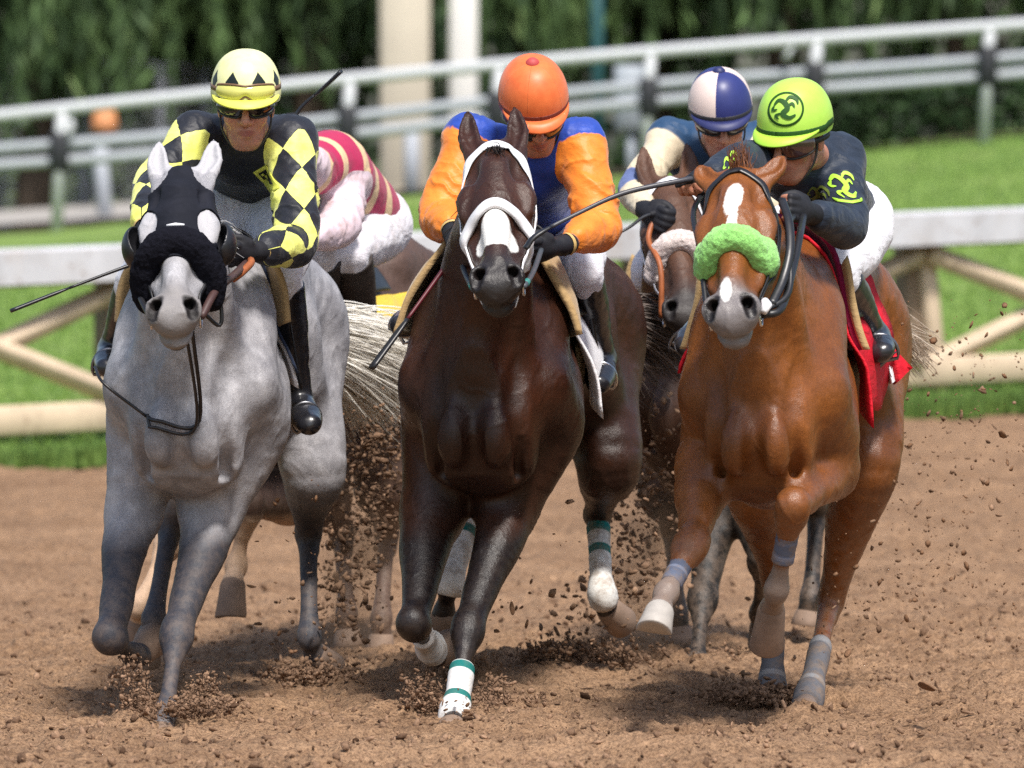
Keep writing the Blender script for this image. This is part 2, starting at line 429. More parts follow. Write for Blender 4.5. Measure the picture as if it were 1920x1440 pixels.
# ------------------------------------------------------------------ near running rail
def splashed(name, col, rough, amt):
    n = N(name); p = n.co(); f = n.noise(p, 14, 5); k = n.noise(n.map(p, (1, 1, .25)), 5, 4); c = n.mix(n.ramp(k, [(.3, 0.), (.7, 1.)]), tuple(x * .82 for x in col), tuple(min(1, x * 1.08) for x in col))
    c = n.mix(n.math('MULTIPLY', n.ramp(n.noise(p, 26, 4, .6), [(.60, 0.), (.66, 1.)]), amt), c, (.20, .12, .075)); c = n.mix(n.math('MULTIPLY', n.ramp(n.noise(p, 3, 5, .6), [(.5, 0.), (.75, .5)]), amt), c, (.32, .24, .17))
    return n.done(c, rough, .3, n.bump(f, .15, .004))
M_WHITE = splashed('weathered_white_cover', (.50, .50, .53), .6, .6)
M_TAN = splashed('sun_bleached_cream_timber', (.56, .44, .32), .75, .5)
M_BRN = simple('shade_brown_timber', (.26, .19, .135), .85, .2, .18, 12, .2, .004)  # darker tone carries the shade under the cover and left of the posts
RY = lambda x: 52.3 + .62 * (x + 3)                                 # distance of the rail along its run
rail0 = arr(-3.0, RY(-3.0), 0); rdir = unit(arr(1, .62, 0)); rin = arr(-rdir[1], rdir[0], 0)
def railpt(px, py, off=0.):
    """where the line of sight meets the upright plane of the rail (off: metres behind it)"""
    d = _F + (px - 960) / FPX * arr(1, 0, 0) - (py - 720) / FPX * _UP; p = rail0 + rin * off; c = arr(0, 0, CAMZ)
    return c + d * (((p - c) @ rin) / (d @ rin))
RM = np.eye(4); RM[:3, 0] = rdir; RM[:3, 1] = rin; RM[:3, 2] = (0, 0, 1)
rail = empty('running_rail', (0, float(RY(0)), 0))
tag(rail, 'white topped inner running rail with cream timber cross braces between dirt and turf', 'rail')
def bar(mb, a, b, hw, hh, bev=.012, roll=0.):
    """squared timber from a to b: half width across the rail, half height in its plane"""
    a, b = np.asarray(a), np.asarray(b); x = unit(b - a); z = unit(np.cross(x, rin)); z = z if z[2] >= 0 else -z; y = np.cross(z, x); M = np.eye(4)
    if roll: y, z = y * math.cos(roll) + z * math.sin(roll), z * math.cos(roll) - y * math.sin(roll)
    M[:3, 0], M[:3, 1], M[:3, 2], M[:3, 3] = x, y, z, a
    return mb.box((0, -hw, -hh), (np.linalg.norm(b - a), hw, hh), M, bev)
m = MB(); L0, L1 = railpt(-760, 536), railpt(2720, 388)
prof = [(-.174, .118), (-.165, .130), (.0, .137), (.15, .125), (.17, .09), (.165, -.05), (.14, -.05), (.13, .08), (-.13, .08), (-.142, -.075), (-.172, -.075)]
tv = unit(L1 - L0)
m.loft([[L0 + tv * s + rin * p[0] + arr(0, 0, p[1] - .02) for p in prof] for s in np.linspace(0, np.linalg.norm(L1 - L0), 40)])
m.build('top_cover', M_WHITE, rail, False)
m = MB(); bar(m, L0 + rin * .02 + arr(0, 0, -.075), L1 + rin * .02 + arr(0, 0, -.075), .10, .035); m.build('under_beam', M_BRN, rail)
m = MB(); bar(m, railpt(-760, 830), railpt(2720, 645), .03, .088); m.build('bottom_board', M_TAN, rail)
posts = [-745, -255, 237, 730, 1225, 1735, 2225, 2710]; zt = lambda px: 470 - 80 * px / 1920.
for q, px in enumerate(posts):
    top = zt(px) + 62; bot = zt(px) + 345
    m = MB(); bar(m, railpt(px + 22, bot, .09), railpt(px - 4, top, .09), .06, .052); m.build('post', M_TAN, rail)
    m = MB(); bar(m, railpt(px - 28, bot - 30, .2), railpt(px - 28, top, .2), .09, .075); m.build('backing_post', M_BRN, rail)
    if q < len(posts) - 1:
        x0, x1 = px + 8, posts[q + 1] - 8; c = (x0 + x1) / 2; zc = zt(c) + 180
        for (ax, ay, bx, by) in ((x0, zt(x0) + 78, x1, zt(x1) + 285), (x0, zt(x0) + 285, x1, zt(x1) + 78)):
            m = MB(); bar(m, railpt(ax, ay, .035 if ay > by else -.02), railpt(bx, by, .035 if ay > by else -.02), .05, .05, .01, math.radians(38)); m.build('brace', M_TAN, rail)

# ------------------------------------------------------------------ far outer rail
FY = 84.
def farpt(px, py, off=0.): return U(px, py, FY + off)
M_TUBE = simple('galvanised_white_tube', (.48, .49, .52), .5, .4, .06, 7, .05, .003)
M_GREY = simple('grey_painted_tube', (.33, .35, .39), .5, .4, .08, 7, .05, .003)
M_WRAP = simple('black_rubber_wrap', (.022, .023, .028), .6, .3, .2, 20, .2, .004)
fr = empty('outer_rail', farpt(960, 420)); tag(fr, 'far white tubular rail with two lower grey rails and black wrapped posts', 'rail')
top = lambda px: 203 - 171 * px / 1920. - 12 * math.sin(math.pi * min(max(px, 0), 1920) / 1920)
m = MB(); m.tube([farpt(px, top(px) + 14) for px in np.linspace(-900, 2820, 30)], .057, 12); m.build('top_tube', M_TUBE, fr)
mid = lambda px: 268 - 178 * px / 1920.
for dy in (10, 42):
    m = MB(); m.tube([farpt(px, mid(px) + dy * (1 if px > 0 else 1) + 6 * math.sin(px * .004), .1) for px in np.linspace(-900, 2820, 60)], .052, 10); m.build('lower_tube', M_GREY, fr)
for px, foot in ((-820, 505), (-520, 483), (-200, 460), (112, 442), (652, 405), (932, 380), (1216, 345), (1528, 310), (1852, 275), (2150, 245), (2440, 220), (2760, 190)):
    m = MB(); m.tube([farpt(px - 6, foot + 6), farpt(px, mid(px)), farpt(px + 5, top(px) + 18)], .055, 10); p = m.build('post', M_TUBE, fr)
    m = MB(); m.box((-.085, -.12, -.21), (.085, .11, .19), None, .03); wv = farpt(px, mid(px) + 26, .06); m.V[-1] = m.V[-1] + wv; m.build('wrap', M_WRAP, p)
for px, py in ((48, 205), (128, 238), (1010, 130), (1480, 85)):
    m = MB(); m.tube([farpt(px, top(px) + 20, .05), farpt(px + 6, py), farpt(px - 8, py + 28)], .035, 8); m.build('bracket', M_TUBE, fr)
# ------------------------------------------------------------------ things behind the far rail
def upright(name, x0, x1, ytop, ybot, Y, dep, mat, label, cat, bev=.03, group=None):
    a, b = U(x0, ybot, Y), U(x1, ytop, Y); o = empty(name, ((a[0] + b[0]) / 2, Y, a[2])); tag(o, label, cat, group); return o, a, b
M_CONC = simple('beige_plaster', (.46, .41, .33), .85, .2, .08, 3, .1, .01)
M_CONC2 = simple('pale_stucco', (.60, .58, .55), .85, .2, .06, 3, .1, .01)
for (x0, x1, mt, lab, yb) in ((712, 806, M_CONC, 'wide beige square pillar behind the far rail', 400), (842, 896, M_CONC2, 'slimmer pale stucco pillar right of the beige one', 392)):
    o, a, b = upright('pillar', x0, x1, -120, yb, 88.5, .5, mt, lab, 'pillar', group='pillars behind the far rail')
    m = MB(); m.box((a[0], 88.5, a[2] - .5), (b[0], 88.5 + (b[0] - a[0]), b[2]), None, .04); m.build('shaft', mt, o)
    m = MB(); m.box((a[0] - .05, 88.45, a[2] - .5), (b[0] + .05, 88.55 + (b[0] - a[0]), a[2] + .22), None, .03); m.build('plinth', mt, o)
M_TEAL = simple('dark_teal_paint', (.018, .075, .078), .5, .4)
o = empty('lamp_post', U(1120, 330, 90)); tag(o, 'dark teal pole standing behind the far rail', 'pole')
m = MB(); m.tube([U(1122, 345, 90), U(1120, 100, 90), U(1118, -160, 90)], .07, 12); m.build('pole', M_TEAL, o)
m = MB(); m.tube([U(1122, 350, 90), U(1122, 325, 90)], [.14, .09], 12); m.build('base', M_TEAL, o)
M_BOX = simple('grey_cabinet_paint', (.30, .33, .37), .5, .4)
o = empty('utility_cabinet', U(1182, 262, 86)); tag(o, 'grey metal utility cabinet on a post behind the far rail', 'cabinet')
a, b = U(1152, 246, 86), U(1208, 122, 86); m = MB(); m.box((a[0], 86, a[2]), (b[0], 86.25, b[2]), None, .02); cb = m.build('housing', M_BOX, o)
m = MB(); m.box((a[0] + .025, 85.985, a[2] + .03), (b[0] - .025, 86.0 - .001, b[2] - .03), None, .005); dr = m.build('door', M_BOX, o)
m = MB(); m.tube([U(1183, 350, 86.1), U(1183, 240, 86.1)], .045, 10); m.build('stand', M_BOX, o)
M_MESHF = None
def fence_mat():
    n = N('chain_link_mesh'); p = n.co(); 
    q = n.map(p, (9, 9, 9), rot=(0, math.radians(45), 0)); x = n.node('SeparateXYZ', 0, Vector=q); z = n.node('SeparateXYZ', 2, Vector=q)
    f = n.math('MINIMUM', n.math('ABSOLUTE', n.math('SUBTRACT', n.math('FRACT', x), .5)), n.math('ABSOLUTE', n.math('SUBTRACT', n.math('FRACT', z), .5)))
    return n.done((.25, .26, .28), .5, .4, Alpha=n.math('MULTIPLY', n.step(n.math('SUBTRACT', .14, f), 0., .01), .8))
o = empty('chain_link_fence', U(160, 425, 93)); tag(o, 'grey chain link fence with steel posts at the left behind the far rail', 'fence')
m = MB(); P = [U(-60, 440, 93), U(158, 430, 93), U(158, 110, 93), U(-60, 165, 93)]; m.add(P, [[0, 1, 2, 3]]); P2 = [U(158, 430, 93), U(385, 420, 94.5), U(385, 130, 94.5), U(158, 110, 93)]; m.add(P2, [[0, 1, 2, 3]])
m.build('mesh_panel', fence_mat(), o, False)
for (x, yt, yb, Y) in ((158, 100, 430, 93), (300, 118, 425, 93.9), (385, 120, 422, 94.5), (-60, 150, 440, 93)):
    m = MB(); m.tube([U(x, yb + 15, Y), U(x, yt, Y)], .05, 8); m.build('post', M_GREY, o)
m = MB(); m.tube([U(-60, 160, 93), U(158, 112, 93), U(385, 128, 94.5)], .03, 8); m.build('top_bar', M_GREY, o)
for k, (x, yt, yb) in enumerate(((395, 240, 428), (772, 236, 388), (186, 262, 436))):
    o = empty('marker_post', U(x, yb, 87)); tag(o, ('grey upright post left of the yellow helmet behind the rail', 'grey upright post in front of the beige pillar', 'grey leaning post close to the left end of the far rail')[k], 'post', 'grey posts behind the far rail')
    m = MB(); m.tube([U(x + (14 if k == 2 else 0), yb + 8, 87), U(x, yt, 87)], .075, 10); m.build('shaft', M_GREY, o)
    m = MB(); m.tube([U(x, yt + 3, 87), U(x, yt - 4, 87)], .09, 10); m.build('cap', M_GREY, o)
o = empty('traffic_drum', U(196, 250, 90)); tag(o, 'small faded orange barrel behind the far rail at the left', 'barrel')
m = MB(); c = U(196, 246, 90); m.loft([[c + arr(r * math.cos(t), r * math.sin(t), z) for t in np.linspace(0, 2 * math.pi, 16, False)] for r, z in ((.13, 0), (.13, .12), (.115, .13), (.115, .2), (.1, .21), (.1, .26))])
m.build('barrel', simple('faded_orange_plastic', (.52, .22, .09), .6), o)
m = MB(); m.tube([c + arr(0, 0, -.95), c + arr(0, 0, .01)], .035, 8); m.build('stake', M_GREY, o)
m = MB(); P = [U(-300, 446, 86.5), U(1250, 346, 86.5), U(1250, 318, 91), U(-300, 420, 91)]
M_PATH = simple('grey_service_path', (.33, .31, .29), .9, .2, .1, 4, .2, .02)
V = np.array(P); V[:, 2] += .03; tag(obj('service_path', V, [[0, 1, 2, 3]], M_PATH), kind='structure')
# ------------------------------------------------------------------ trees and hedge
def leaf_mat(name, a, b, c):
    n = N(name); h = n.attr('hue'); col = n.mix(n.step(h, .5, .3), a, b); col = n.mix(n.step(h, .9, .05), col, c)
    return n.done(col, .6, .3)
M_BARK = simple('grey_brown_bark', (.10, .075, .055), .9, .1, .35, 9, .8, .03)
M_LEAF = leaf_mat('drooping_foliage', (.030, .058, .022), (.12, .20, .065), (.22, .31, .12))
M_HEDGE = leaf_mat('hedge_foliage', (.010, .026, .008), (.04, .085, .022), (.085, .14, .04))
def leaves(P, size, D=None, asp=.22):
    n = len(P); d = RNG.normal(size=(n, 3)); 
    if D is not None: d = d * .28 + D
    d /= np.linalg.norm(d, axis=1)[:, None]; s = np.cross(d, RNG.normal(size=(n, 3))); s /= np.linalg.norm(s, axis=1)[:, None]
    L = size * RNG.uniform(.6, 1.3, n)[:, None]
    V = np.stack([P - d * L * .5, P + s * L * asp, P + d * L * .5, P - s * L * asp], 1).reshape(-1, 3)
    return V, np.arange(n * 4).reshape(-1, 4)
def willow(base, h, spread, n, label, seed, low=.25):
    """a trunk with limbs and long curtains of hanging leaves"""
    r = np.random.default_rng(seed); o = empty('pepper_tree', base); tag(o, label, 'tree', 'trees behind the far rail')
    m = MB(); top = base + arr(r.normal() * .2, r.normal() * .2, h * .5)
    m.tube(spline([base - arr(0, 0, .3), base + arr(r.normal() * .1, 0, h * .22), top], 5), np.linspace(.24, .13, 11), 9); ends = []
    for k in range(9):
        a = 2 * math.pi * (k + r.random() * .6) / 9; e = top + arr(math.cos(a) * spread * r.uniform(.4, 1), math.sin(a) * spread * r.uniform(.4, 1), h * r.uniform(.2, .48))
        P = spline([top - arr(0, 0, r.uniform(0, .8)), (top + e) / 2 + arr(0, 0, .25 * h * r.random()), e], 5); m.tube(P, np.linspace(.09, .02, len(P)), 6); ends.append(P)
    m.build('trunk', M_BARK, o)
    Ps, Ds = [], []
    for k in range(n):
        P = ends[r.integers(9)]; p = P[r.integers(3, len(P))] + r.normal(size=3) * arr(.5, .5, .3) * spread * .35
        ln = r.uniform(.25, .75) * (p[2] - base[2]) * (1 if r.random() < .75 else 1.25); ln = min(ln, p[2] - base[2] - low * r.uniform(.5, 1.6))
        cnt = int(max(5, ln * 24)); t = np.sort(r.random(cnt)); sway = r.normal(size=3) * arr(.12, .12, 0)
        q = p + np.outer(t, arr(0, 0, -ln)) + np.outer(t ** 2, sway) + r.normal(size=(cnt, 3)) * .035; Ps.append(q); Ds.append(np.tile(arr(sway[0] * .3, sway[1] * .3, -1.), (cnt, 1)))
    Ps = np.vstack(Ps); Ds = np.vstack(Ds); V, Q = leaves(Ps, .34, Ds, .075)
    cl = vnoise(Ps * 1.3 + seed) * .35 + .45; hue = np.clip(cl + RNG.normal(size=len(Ps)) * .16, 0, 1)
    obj('crown', V, Q, M_LEAF, o, False, {'hue': np.repeat(hue, 4)})
def gz(x, y): return float(bank(np.array([x * 1.]), np.array([min(y, 100.)]))[0])
for k, (px, Y, h, sp, n, lab) in enumerate((
        (-330, 98, 6.2, 2.2, 260, 'drooping tree beyond the left end of the fence'), (2120, 98, 6.3, 2.2, 260, 'drooping tree beyond the right end of the hedge'),
        (60, 97, 6.2, 2.2, 330, 'drooping green tree at the far left behind the fence'),
        (330, 100, 6.5, 2.3, 360, 'drooping tree with bright curtains behind the yellow helmet'),
        (585, 98, 6.6, 2.2, 380, 'drooping tree with long dangling fronds left of the beige pillar'),
        (985, 97, 6.4, 2.0, 340, 'drooping tree directly above the orange helmet'),
        (1230, 99, 6.6, 2.2, 350, 'drooping tree right of the teal pole'),
        (1500, 97, 6.2, 2.0, 360, 'drooping tree above the lime green helmet'),
        (1800, 98, 6.4, 2.2, 380, 'drooping tree at the far right above the hedge'))):
    Y -= 4; x = (px - 960) * Y / FPX; willow(arr(x, Y, gz(x, Y)), h, sp, n, lab, 40 + k, .3 if k in (1, 8) else .9)
def hedge(name, x0, x1, y0, y1, z0, h, n, label, cat, mat, size=.11, group=None):
    o = empty(name, ((x0 + x1) / 2, (y0 + y1) / 2, z0)); tag(o, label, cat, group)
    P = np.stack([RNG.uniform(x0, x1, n), y0 + (y1 - y0) * RNG.random(n) ** 1.5, RNG.random(n) ** .8], 1)
    top = h * (1 + .12 * vnoise(np.stack([P[:, 0] * 1.6, P[:, 1], 0 * P[:, 0]], 1))); P[:, 1] += .12 * vnoise(P * [2, 0, 3]); zz = P[:, 2]; P[:, 2] = z0 + zz * top
    V, Q = leaves(P, size); hue = np.clip(.42 + .4 * vnoise(P * 2.2) + RNG.normal(size=n) * .15, 0, 1)
    obj('foliage', V, Q, mat, o, False, {'hue': np.repeat(hue, 4)})
    m = MB()
    for x in np.arange(x0 + .2, x1, .5): m.tube([arr(x, (y0 + y1) / 2, z0 - .1), arr(x + .05, (y0 + y1) / 2, z0 + h * .6), arr(x - .05, (y0 + y1) / 2 + .05, z0 + h * .9)], [.035, .025, .012], 6)
    m.build('stem', M_BARK, o)
hedge('clipped_hedge', 2.9, 9.2, 86.6, 87.6, 1.72, 1.0, 13000, 'dark clipped hedge below the far rail at the right', 'hedge', M_HEDGE)
for k, (x0, x1, y, z0, h, n, lab) in enumerate(((-12, -3.2, 101, 1.0, 4.2, 9000, 'tall dark shrubbery behind the trees at the left'), (-3.4, 2.4, 101, 1.3, 4.6, 9000, 'tall dark shrubbery behind the pillars'),
        (1.8, 12, 101, 1.8, 4.6, 10000, 'tall dark shrubbery behind the trees at the right'))):
    hedge('shrubbery', x0, x1, y, y + 2., z0, h, n, lab, 'shrubs', M_HEDGE, .22, 'dark shrubs behind the trees')
# ------------------------------------------------------------------ horses
def coat_mat(name, c1, c2, dark, muz, rough=.42, dapple=0., leg=1., marks=(.8, .78, .75)):
    """coat: two tones in soft clouds, dark points on the legs, grey skin on the muzzle, white marks"""
    n = N(name); p = n.co(); a = n.noise(p, 3.2, 4); b = n.noise(n.map(p, (1, 1, .45)), 70, 5, .7)
    f = n.ramp(a, [(.35, 0.), (.65, 1.)])
    if dapple:
        v = n.node('TexVoronoi', props={'feature': 'SMOOTH_F1'}, Vector=n.node('VectorMath', props={'operation': 'ADD'}, i0=p, i1=n.node('VectorMath', props={'operation': 'SCALE'}, i0=n.noise(p, 14, 2, out=1), Scale=.05)), Scale=17., Smoothness=.5)
        f = n.math('ADD', n.math('MULTIPLY', f, 1 - dapple), n.math('MULTIPLY', n.ramp(v, [(.15, 1.), (.6, 0.)]), dapple))
    c = n.mix(f, c1, c2)
    c = n.mix(n.ramp(b, [(.35, .35), (.65, 0.)]), c, tuple(x * .6 for x in c1))
    gr = n.noise(p, 330, 2, .8); c = n.mix(n.ramp(gr, [(.32, .34), (.5, 0.)]), c, tuple(x * .55 for x in c1)); c = n.mix(n.ramp(gr, [(.52, 0.), (.70, .30)]), c, tuple(min(1, x * 1.6 + .01) for x in c2))
    lg = n.math('ADD', n.attr('leg'), n.math('MULTIPLY', n.math('SUBTRACT', a, .5), .35))
    c = n.mix(n.math('MULTIPLY', n.ramp(lg, [(.35, 0.), (.7, 1.)]), leg), c, dark)
    c = n.mix(n.ramp(n.attr('muzzle'), [(.3, 0.), (.75, 1.)]), c, muz)
    c = n.mix(n.math('MULTIPLY', n.attr('dust'), n.ramp(n.noise(p, 26, 5, .7), [(.4, 0.), (.6, 1.)])), c, (.24, .17, .125))
    w = n.math('ADD', n.attr('blaze'), n.math('MULTIPLY', n.math('SUBTRACT', n.noise(p, 60, 3), .5), .012))
    c = n.mix(n.step(w, 0., .003), marks, c)
    c = n.mix(n.step(n.attr('nostril'), 0., .004), (.012, .009, .009), c)  # near-black paints the darkness of the nostril holes
    r = n.ramp(b, [(.3, rough + .16), (.7, rough)])
    h = n.math('ADD', n.math('ADD', n.math('MULTIPLY', b, .5), n.math('MULTIPLY', gr, .25)), n.noise(p, 11, 4, .6))
    return n.done(c, r, .42, n.bump(h, .42, .01), Sheen_Weight=.0)
M_HOOF = simple('dusty_hoof_horn', (.22, .15, .11), .7, .3, .3, 30, .4, .004)
M_HOOFW = simple('pale_grey_hoof', (.36, .33, .30), .6, .3, .2, 30, .3, .004)
M_EYE = N('horse_eye').done((.010, .007, .006), .06, .6, Coat_Weight=.6)
M_LEATHER = simple('black_leather', (.013, .013, .016), .38, .5, .3, 50, .2, .002)
M_BROWNL = simple('orange_brown_leather', (.30, .09, .03), .5, .4, .3, 50, .2, .002)
M_WSTRAP = simple('white_bridle_strap', (.80, .79, .82), .45, .4, .05, 50, .1, .002)
M_SILVER = N('bit_steel').done((.75, .75, .76), .22, .5, Metallic=1.)
def fluff(name, col):
    n = N(name); p = n.co(); b = n.noise(p, 85, 5, .75); a = n.noise(p, 16, 4)
    c = n.mix(n.ramp(b, [(.35, 0.), (.65, 1.)]), tuple(x * .6 for x in col), col)
    return n.done(c, .95, .08, n.bump(n.math('ADD', b, a), .8, .008), Sheen_Weight=0 if max(col) < .1 else .35)
def hair_mat(name, a, b):
    n = N(name); return n.done(n.mix(n.attr('hue'), a, b), .5, .35)

def frame(fwd, upv, roll=0.):
    f = unit(fwd); l = unit(np.cross(f, upv)); u = np.cross(l, f)
    if roll: l, u = l * math.cos(roll) + u * math.sin(roll), u * math.cos(roll) - l * math.sin(roll)
    return l, f, u

class Horse:
    def __init__(s, name, yaw, chest, Yc, poll, muz, zb=0., res=.007, wid=1., hroll=0., hs=1., ears=None, pitch=0., el=1.):
        s.elen = el
        s.name, s.res, s.wid, s.hs = name, res, wid, hs
        s.Bv = arr(math.sin(yaw), math.cos(yaw), 0); s.L = arr(math.cos(yaw), -math.sin(yaw), 0); s.zb = zb
        c = U(chest[0], chest[1], Yc); s.O = arr(c[0], c[1], 0.)
        s.poll = U(*poll); s.muz = U(*muz); s.ears = ears or ((-.02, .0), (.02, .0))
        a = unit(s.muz - s.poll); s.hl = np.linalg.norm(s.muz - s.poll)
        l = unit(s.L - a * (s.L @ a)); nn = np.cross(l, a); nn = nn if nn[1] < 0 else -nn
        if hroll: l, nn = l * math.cos(hroll) + nn * math.sin(hroll), nn * math.cos(hroll) - l * math.sin(hroll)
        s.ha, s.hx, s.hn = a, l, nn; s.legs = {}; s.pitch = pitch
    def W(s, l, b, z): return s.O + s.L * l * s.wid + s.Bv * b + arr(0, 0, z + s.zb + s.pitch * b)
    def H(s, x, l, n): return s.poll + s.hx * x * s.hs + s.ha * l * s.hl / .60 + s.hn * n * s.hs
    # ---- side profile of the trunk: b, top, bottom, half width, taper of the upper half
    PROF = np.array([[-.06, 1.12, .86, .12, .2], [.0, 1.22, .75, .21, .28], [.1, 1.31, .69, .25, .36], [.25, 1.40, .665, .27, .45], [.45, 1.475, .665, .28, .56], [.65, 1.50, .70, .275, .6],
                     [.9, 1.465, .775, .285, .42], [1.1, 1.445, .83, .29, .34], [1.3, 1.46, .88, .28, .28], [1.5, 1.475, .90, .285, .2], [1.66, 1.43, .97, .27, .15], [1.78, 1.33, 1.05, .21, .1], [1.86, 1.22, 1.13, .09, .1]])
    def trunk(s, X, Y, Z):
        x, y, z = X - s.O[0], Y - s.O[1], Z - s.zb
        l = (x * s.L[0] + y * s.L[1]) / s.wid; b = x * s.Bv[0] + y * s.Bv[1]; z = z - s.pitch * b; P = s.PROF
        l, b, z = np.broadcast_arrays(l, b, z)
        bb = np.clip(b[:, :, 0], P[0, 0], P[-1, 0])
        top, bot, w, tp = [np.interp(bb, P[:, 0], P[:, i])[:, :, None] for i in (1, 2, 3, 4)]
        h = (top - bot) / 2; zc = (top + bot) / 2; q = (z - zc) / h
        ww = w * (1 - tp * np.clip(q, 0, 1) ** 1.6) * (1 - (.10 + .26 * sstep(.25, .6, b) * (1 - .6 * sstep(1.2, 1.6, b))) * np.clip(-q, 0, 1) ** 2)
        e = ((np.abs(l) / ww) ** 2.2 + np.abs(q) ** 2.2) ** (1 / 2.2)
        d = (e - 1) * np.minimum(h, w) * .9
        over = np.maximum(P[0, 0] - b, b - P[-1, 0])
        return np.where(over > 0, np.maximum(d, over), d) 
    def build_body(s, mat, fl, fr, hl, hr, blaze=None, dust=.3, legfn=None):
        B = Blob(s.res); W, H, L = s.W, s.H, s.L; s.jt = dict(fl=fl, fr=fr, hl=hl, hr=hr)
        cr = [W(*p) for p in ((-.45, -.3, .5), (.45, -.3, .5), (-.45, 2., .5), (.45, 2., .5))]
        lo = np.min(cr, 0); hi = np.max(cr, 0); lo[2] = .6 + s.zb; hi[2] = 1.62 + s.zb
        B.func(lo, hi, s.trunk, 0)
        # shoulders, upper arms, breast
        for sg in (-1, 1):
            el = (fl if sg < 0 else fr)[0]
            B.chain([(W(sg * .09, .52, 1.42), .085), (W(sg * .165, .33, 1.24), .115), (W(sg * .195, .17, 1.04), .118)], .07)
            B.chain([(W(sg * .195, .17, 1.03), .115), (W(sg * .215, .30, .90), .125), (el[0], el[1] * .93)], .06)
            B.ell(W(sg * .215, .46, .98), (.11, .19, .20), None, .07)
            B.chain([(W(sg * .10, .06, 1.06), .07), (W(sg * .11, .03, .92), .085), (W(sg * .12, .08, .80), .08)], .055); B.ell(W(sg * .085, -.042, .885), (.078 * s.wid, .075, .105), np.stack([s.L, s.Bv, arr(0, 0, 1)]), .036)   # pectorals
            # quarters
            B.chain([(W(sg * .12, 1.42, 1.36), .14), (W(sg * .17, 1.62, 1.22), .19), (W(sg * .18, 1.66, 1.05), .16)], .08)
            B.chain([(W(sg * .185, 1.3, 1.22), .12), (W(sg * .21, 1.36, 1.02), .12)], .09)
            B.ell(W(sg * .15, 1.28, 1.38), (.10, .14, .09), None, .08)
        B.chain([(W(0, -.085, 1.14), .02), (W(0, -.112, 1.0), .036), (W(0, -.118, .90), .022), (W(0, -.07, .79), .03)], .03, neg=True)
        for sg in (-1, 1):
            B.chain([(W(sg * .15, .15, 1.36), .015), (W(sg * .155, .0, 1.14), .024), (W(sg * .165, -.06, .99), .022)], .05, neg=True)   # neck against shoulder
            B.chain([(W(sg * .175, -.08, .98), .014), (W(sg * .175, -.03, .87), .018), (W(sg * .15, .06, .76), .018)], .045, neg=True)    # breast against arm
            B.chain([(W(sg * .24, .50, 1.36), .012), (W(sg * .325, .44, 1.14), .018)], .05, neg=True); B.chain([(W(sg * .335, .62, 1.12), .018), (W(sg * .31, .58, .84), .020)], .05, neg=True)
        # neck
        pl = H(0, .03, -.10); c0 = W(0, .34, 1.24); c1 = W(0, .10, 1.36)
        mid = c1 * .45 + pl * .55 + arr(0, 0, .02)
        B.chain([(c0, .25, .72), (c1, .205, .66), (mid, .15, .62), (pl + arr(0, .03, 0), .105, .72)], .12, L)
        B.chain([(W(0, .05, 1.12), .12), (c1 * .6 + pl * .4 - arr(0, -.02, .13), .085), (H(0, .16, -.20), .07)], .07, L, .8)        # windpipe
        for sg in (-1, 1):
            B.chain([(W(sg * .15, .08, 1.12), .055), (c1 * .5 + pl * .5 + s.L * sg * .085 - arr(0, 0, .07), .045), (H(sg * .05, .12, -.17), .04)], .05)
        # ---- head
        hx = s.hx; k = s.hs
        B.chain([(H(0, .02, -.09), .078 * k), (H(0, .11, -.095), .102 * k), (H(0, .20, -.095), .108 * k), (H(0, .30, -.09), .088 * k), (H(0, .42, -.08), .068 * k), (H(0, .54, -.07), .060 * k)], .05, hx, 1.)
        Rh = np.stack([hx, s.ha, s.hn])
        for sg in (-1, 1):
            B.ell(H(sg * .052, .235, -.165), (.042 * k, .12 * k, .095 * k), Rh, .04)                      # jowl
            B.ell(H(sg * .088, .185, -.055), (.030 * k, .050 * k, .032 * k), Rh, .03)                     # brow
            B.chain([(H(sg * .086, .27, -.09), .014 * k), (H(sg * .066, .40, -.085), .010 * k)], .03)     # face crest
            B.ell(H(sg * .050, .548, -.034), (.034 * k, .046 * k, .038 * k), Rh, .025)                    # nostril wing
            ev = s.ears[0 if sg < 0 else 1]
            e0 = H(sg * .058, .015, -.055); e1 = H(sg * .068 + ev[0] * .5, -.10 * s.elen, -.050 + ev[1] * .5); e2 = H(sg * .060 + ev[0], -.215 * s.elen, -.045 + ev[1])
            B.chain([(e0, .032 * k), (e1, .034 * k), (e1 * .35 + e2 * .65, .020 * k), (e2, .003)], .025, s.hn, .62)
            s.cups = getattr(s, 'cups', []) + [[(e0 + s.hn * .026 - s.ha * .03, .010), (e1 + s.hn * .024, .024), (e1 * .4 + e2 * .6 + s.hn * .014, .013), (e2 + s.hn * .012, .004)]]
        B.chain([(H(0, .10, -.025), .045 * k), (H(0, .30, -.020), .032 * k), (H(0, .49, -.018), .026 * k)], .04)
        B.ell(H(0, .555, -.062), (.062 * k, .062 * k, .055 * k), Rh, .03)
        B.ell(H(0, .572, -.112), (.047 * k, .052 * k, .036 * k), Rh, .022)                                # lower lip
        B.chain([(H(0, .32, -.19), .05 * k), (H(0, .52, -.125), .036 * k)], .04)
        s.dark = []
        for sg in (-1, 1):
            B.ell(H(sg * .103, .222, -.062), (.020 * k, .028 * k, .018 * k), Rh, .018, True)              # eye socket
            B.chain([(H(sg * .080, .165, -.028), .016 * k), (H(sg * .098, .205, -.045), .018 * k), (H(sg * .096, .25, -.055), .016 * k)], .022)  # upper lid
            B.ell(H(sg * .066, .10, -.02), (.016, .040, .018), Rh, .035, True)                            # temple hollow
            B.chain([(H(sg * .044, .528, .006), .014 * k), (H(sg * .058, .556, .002), .0215 * k), (H(sg * .062, .582, -.020), .017 * k)], .006, neg=True); s.dark.append(B.ops[-1])
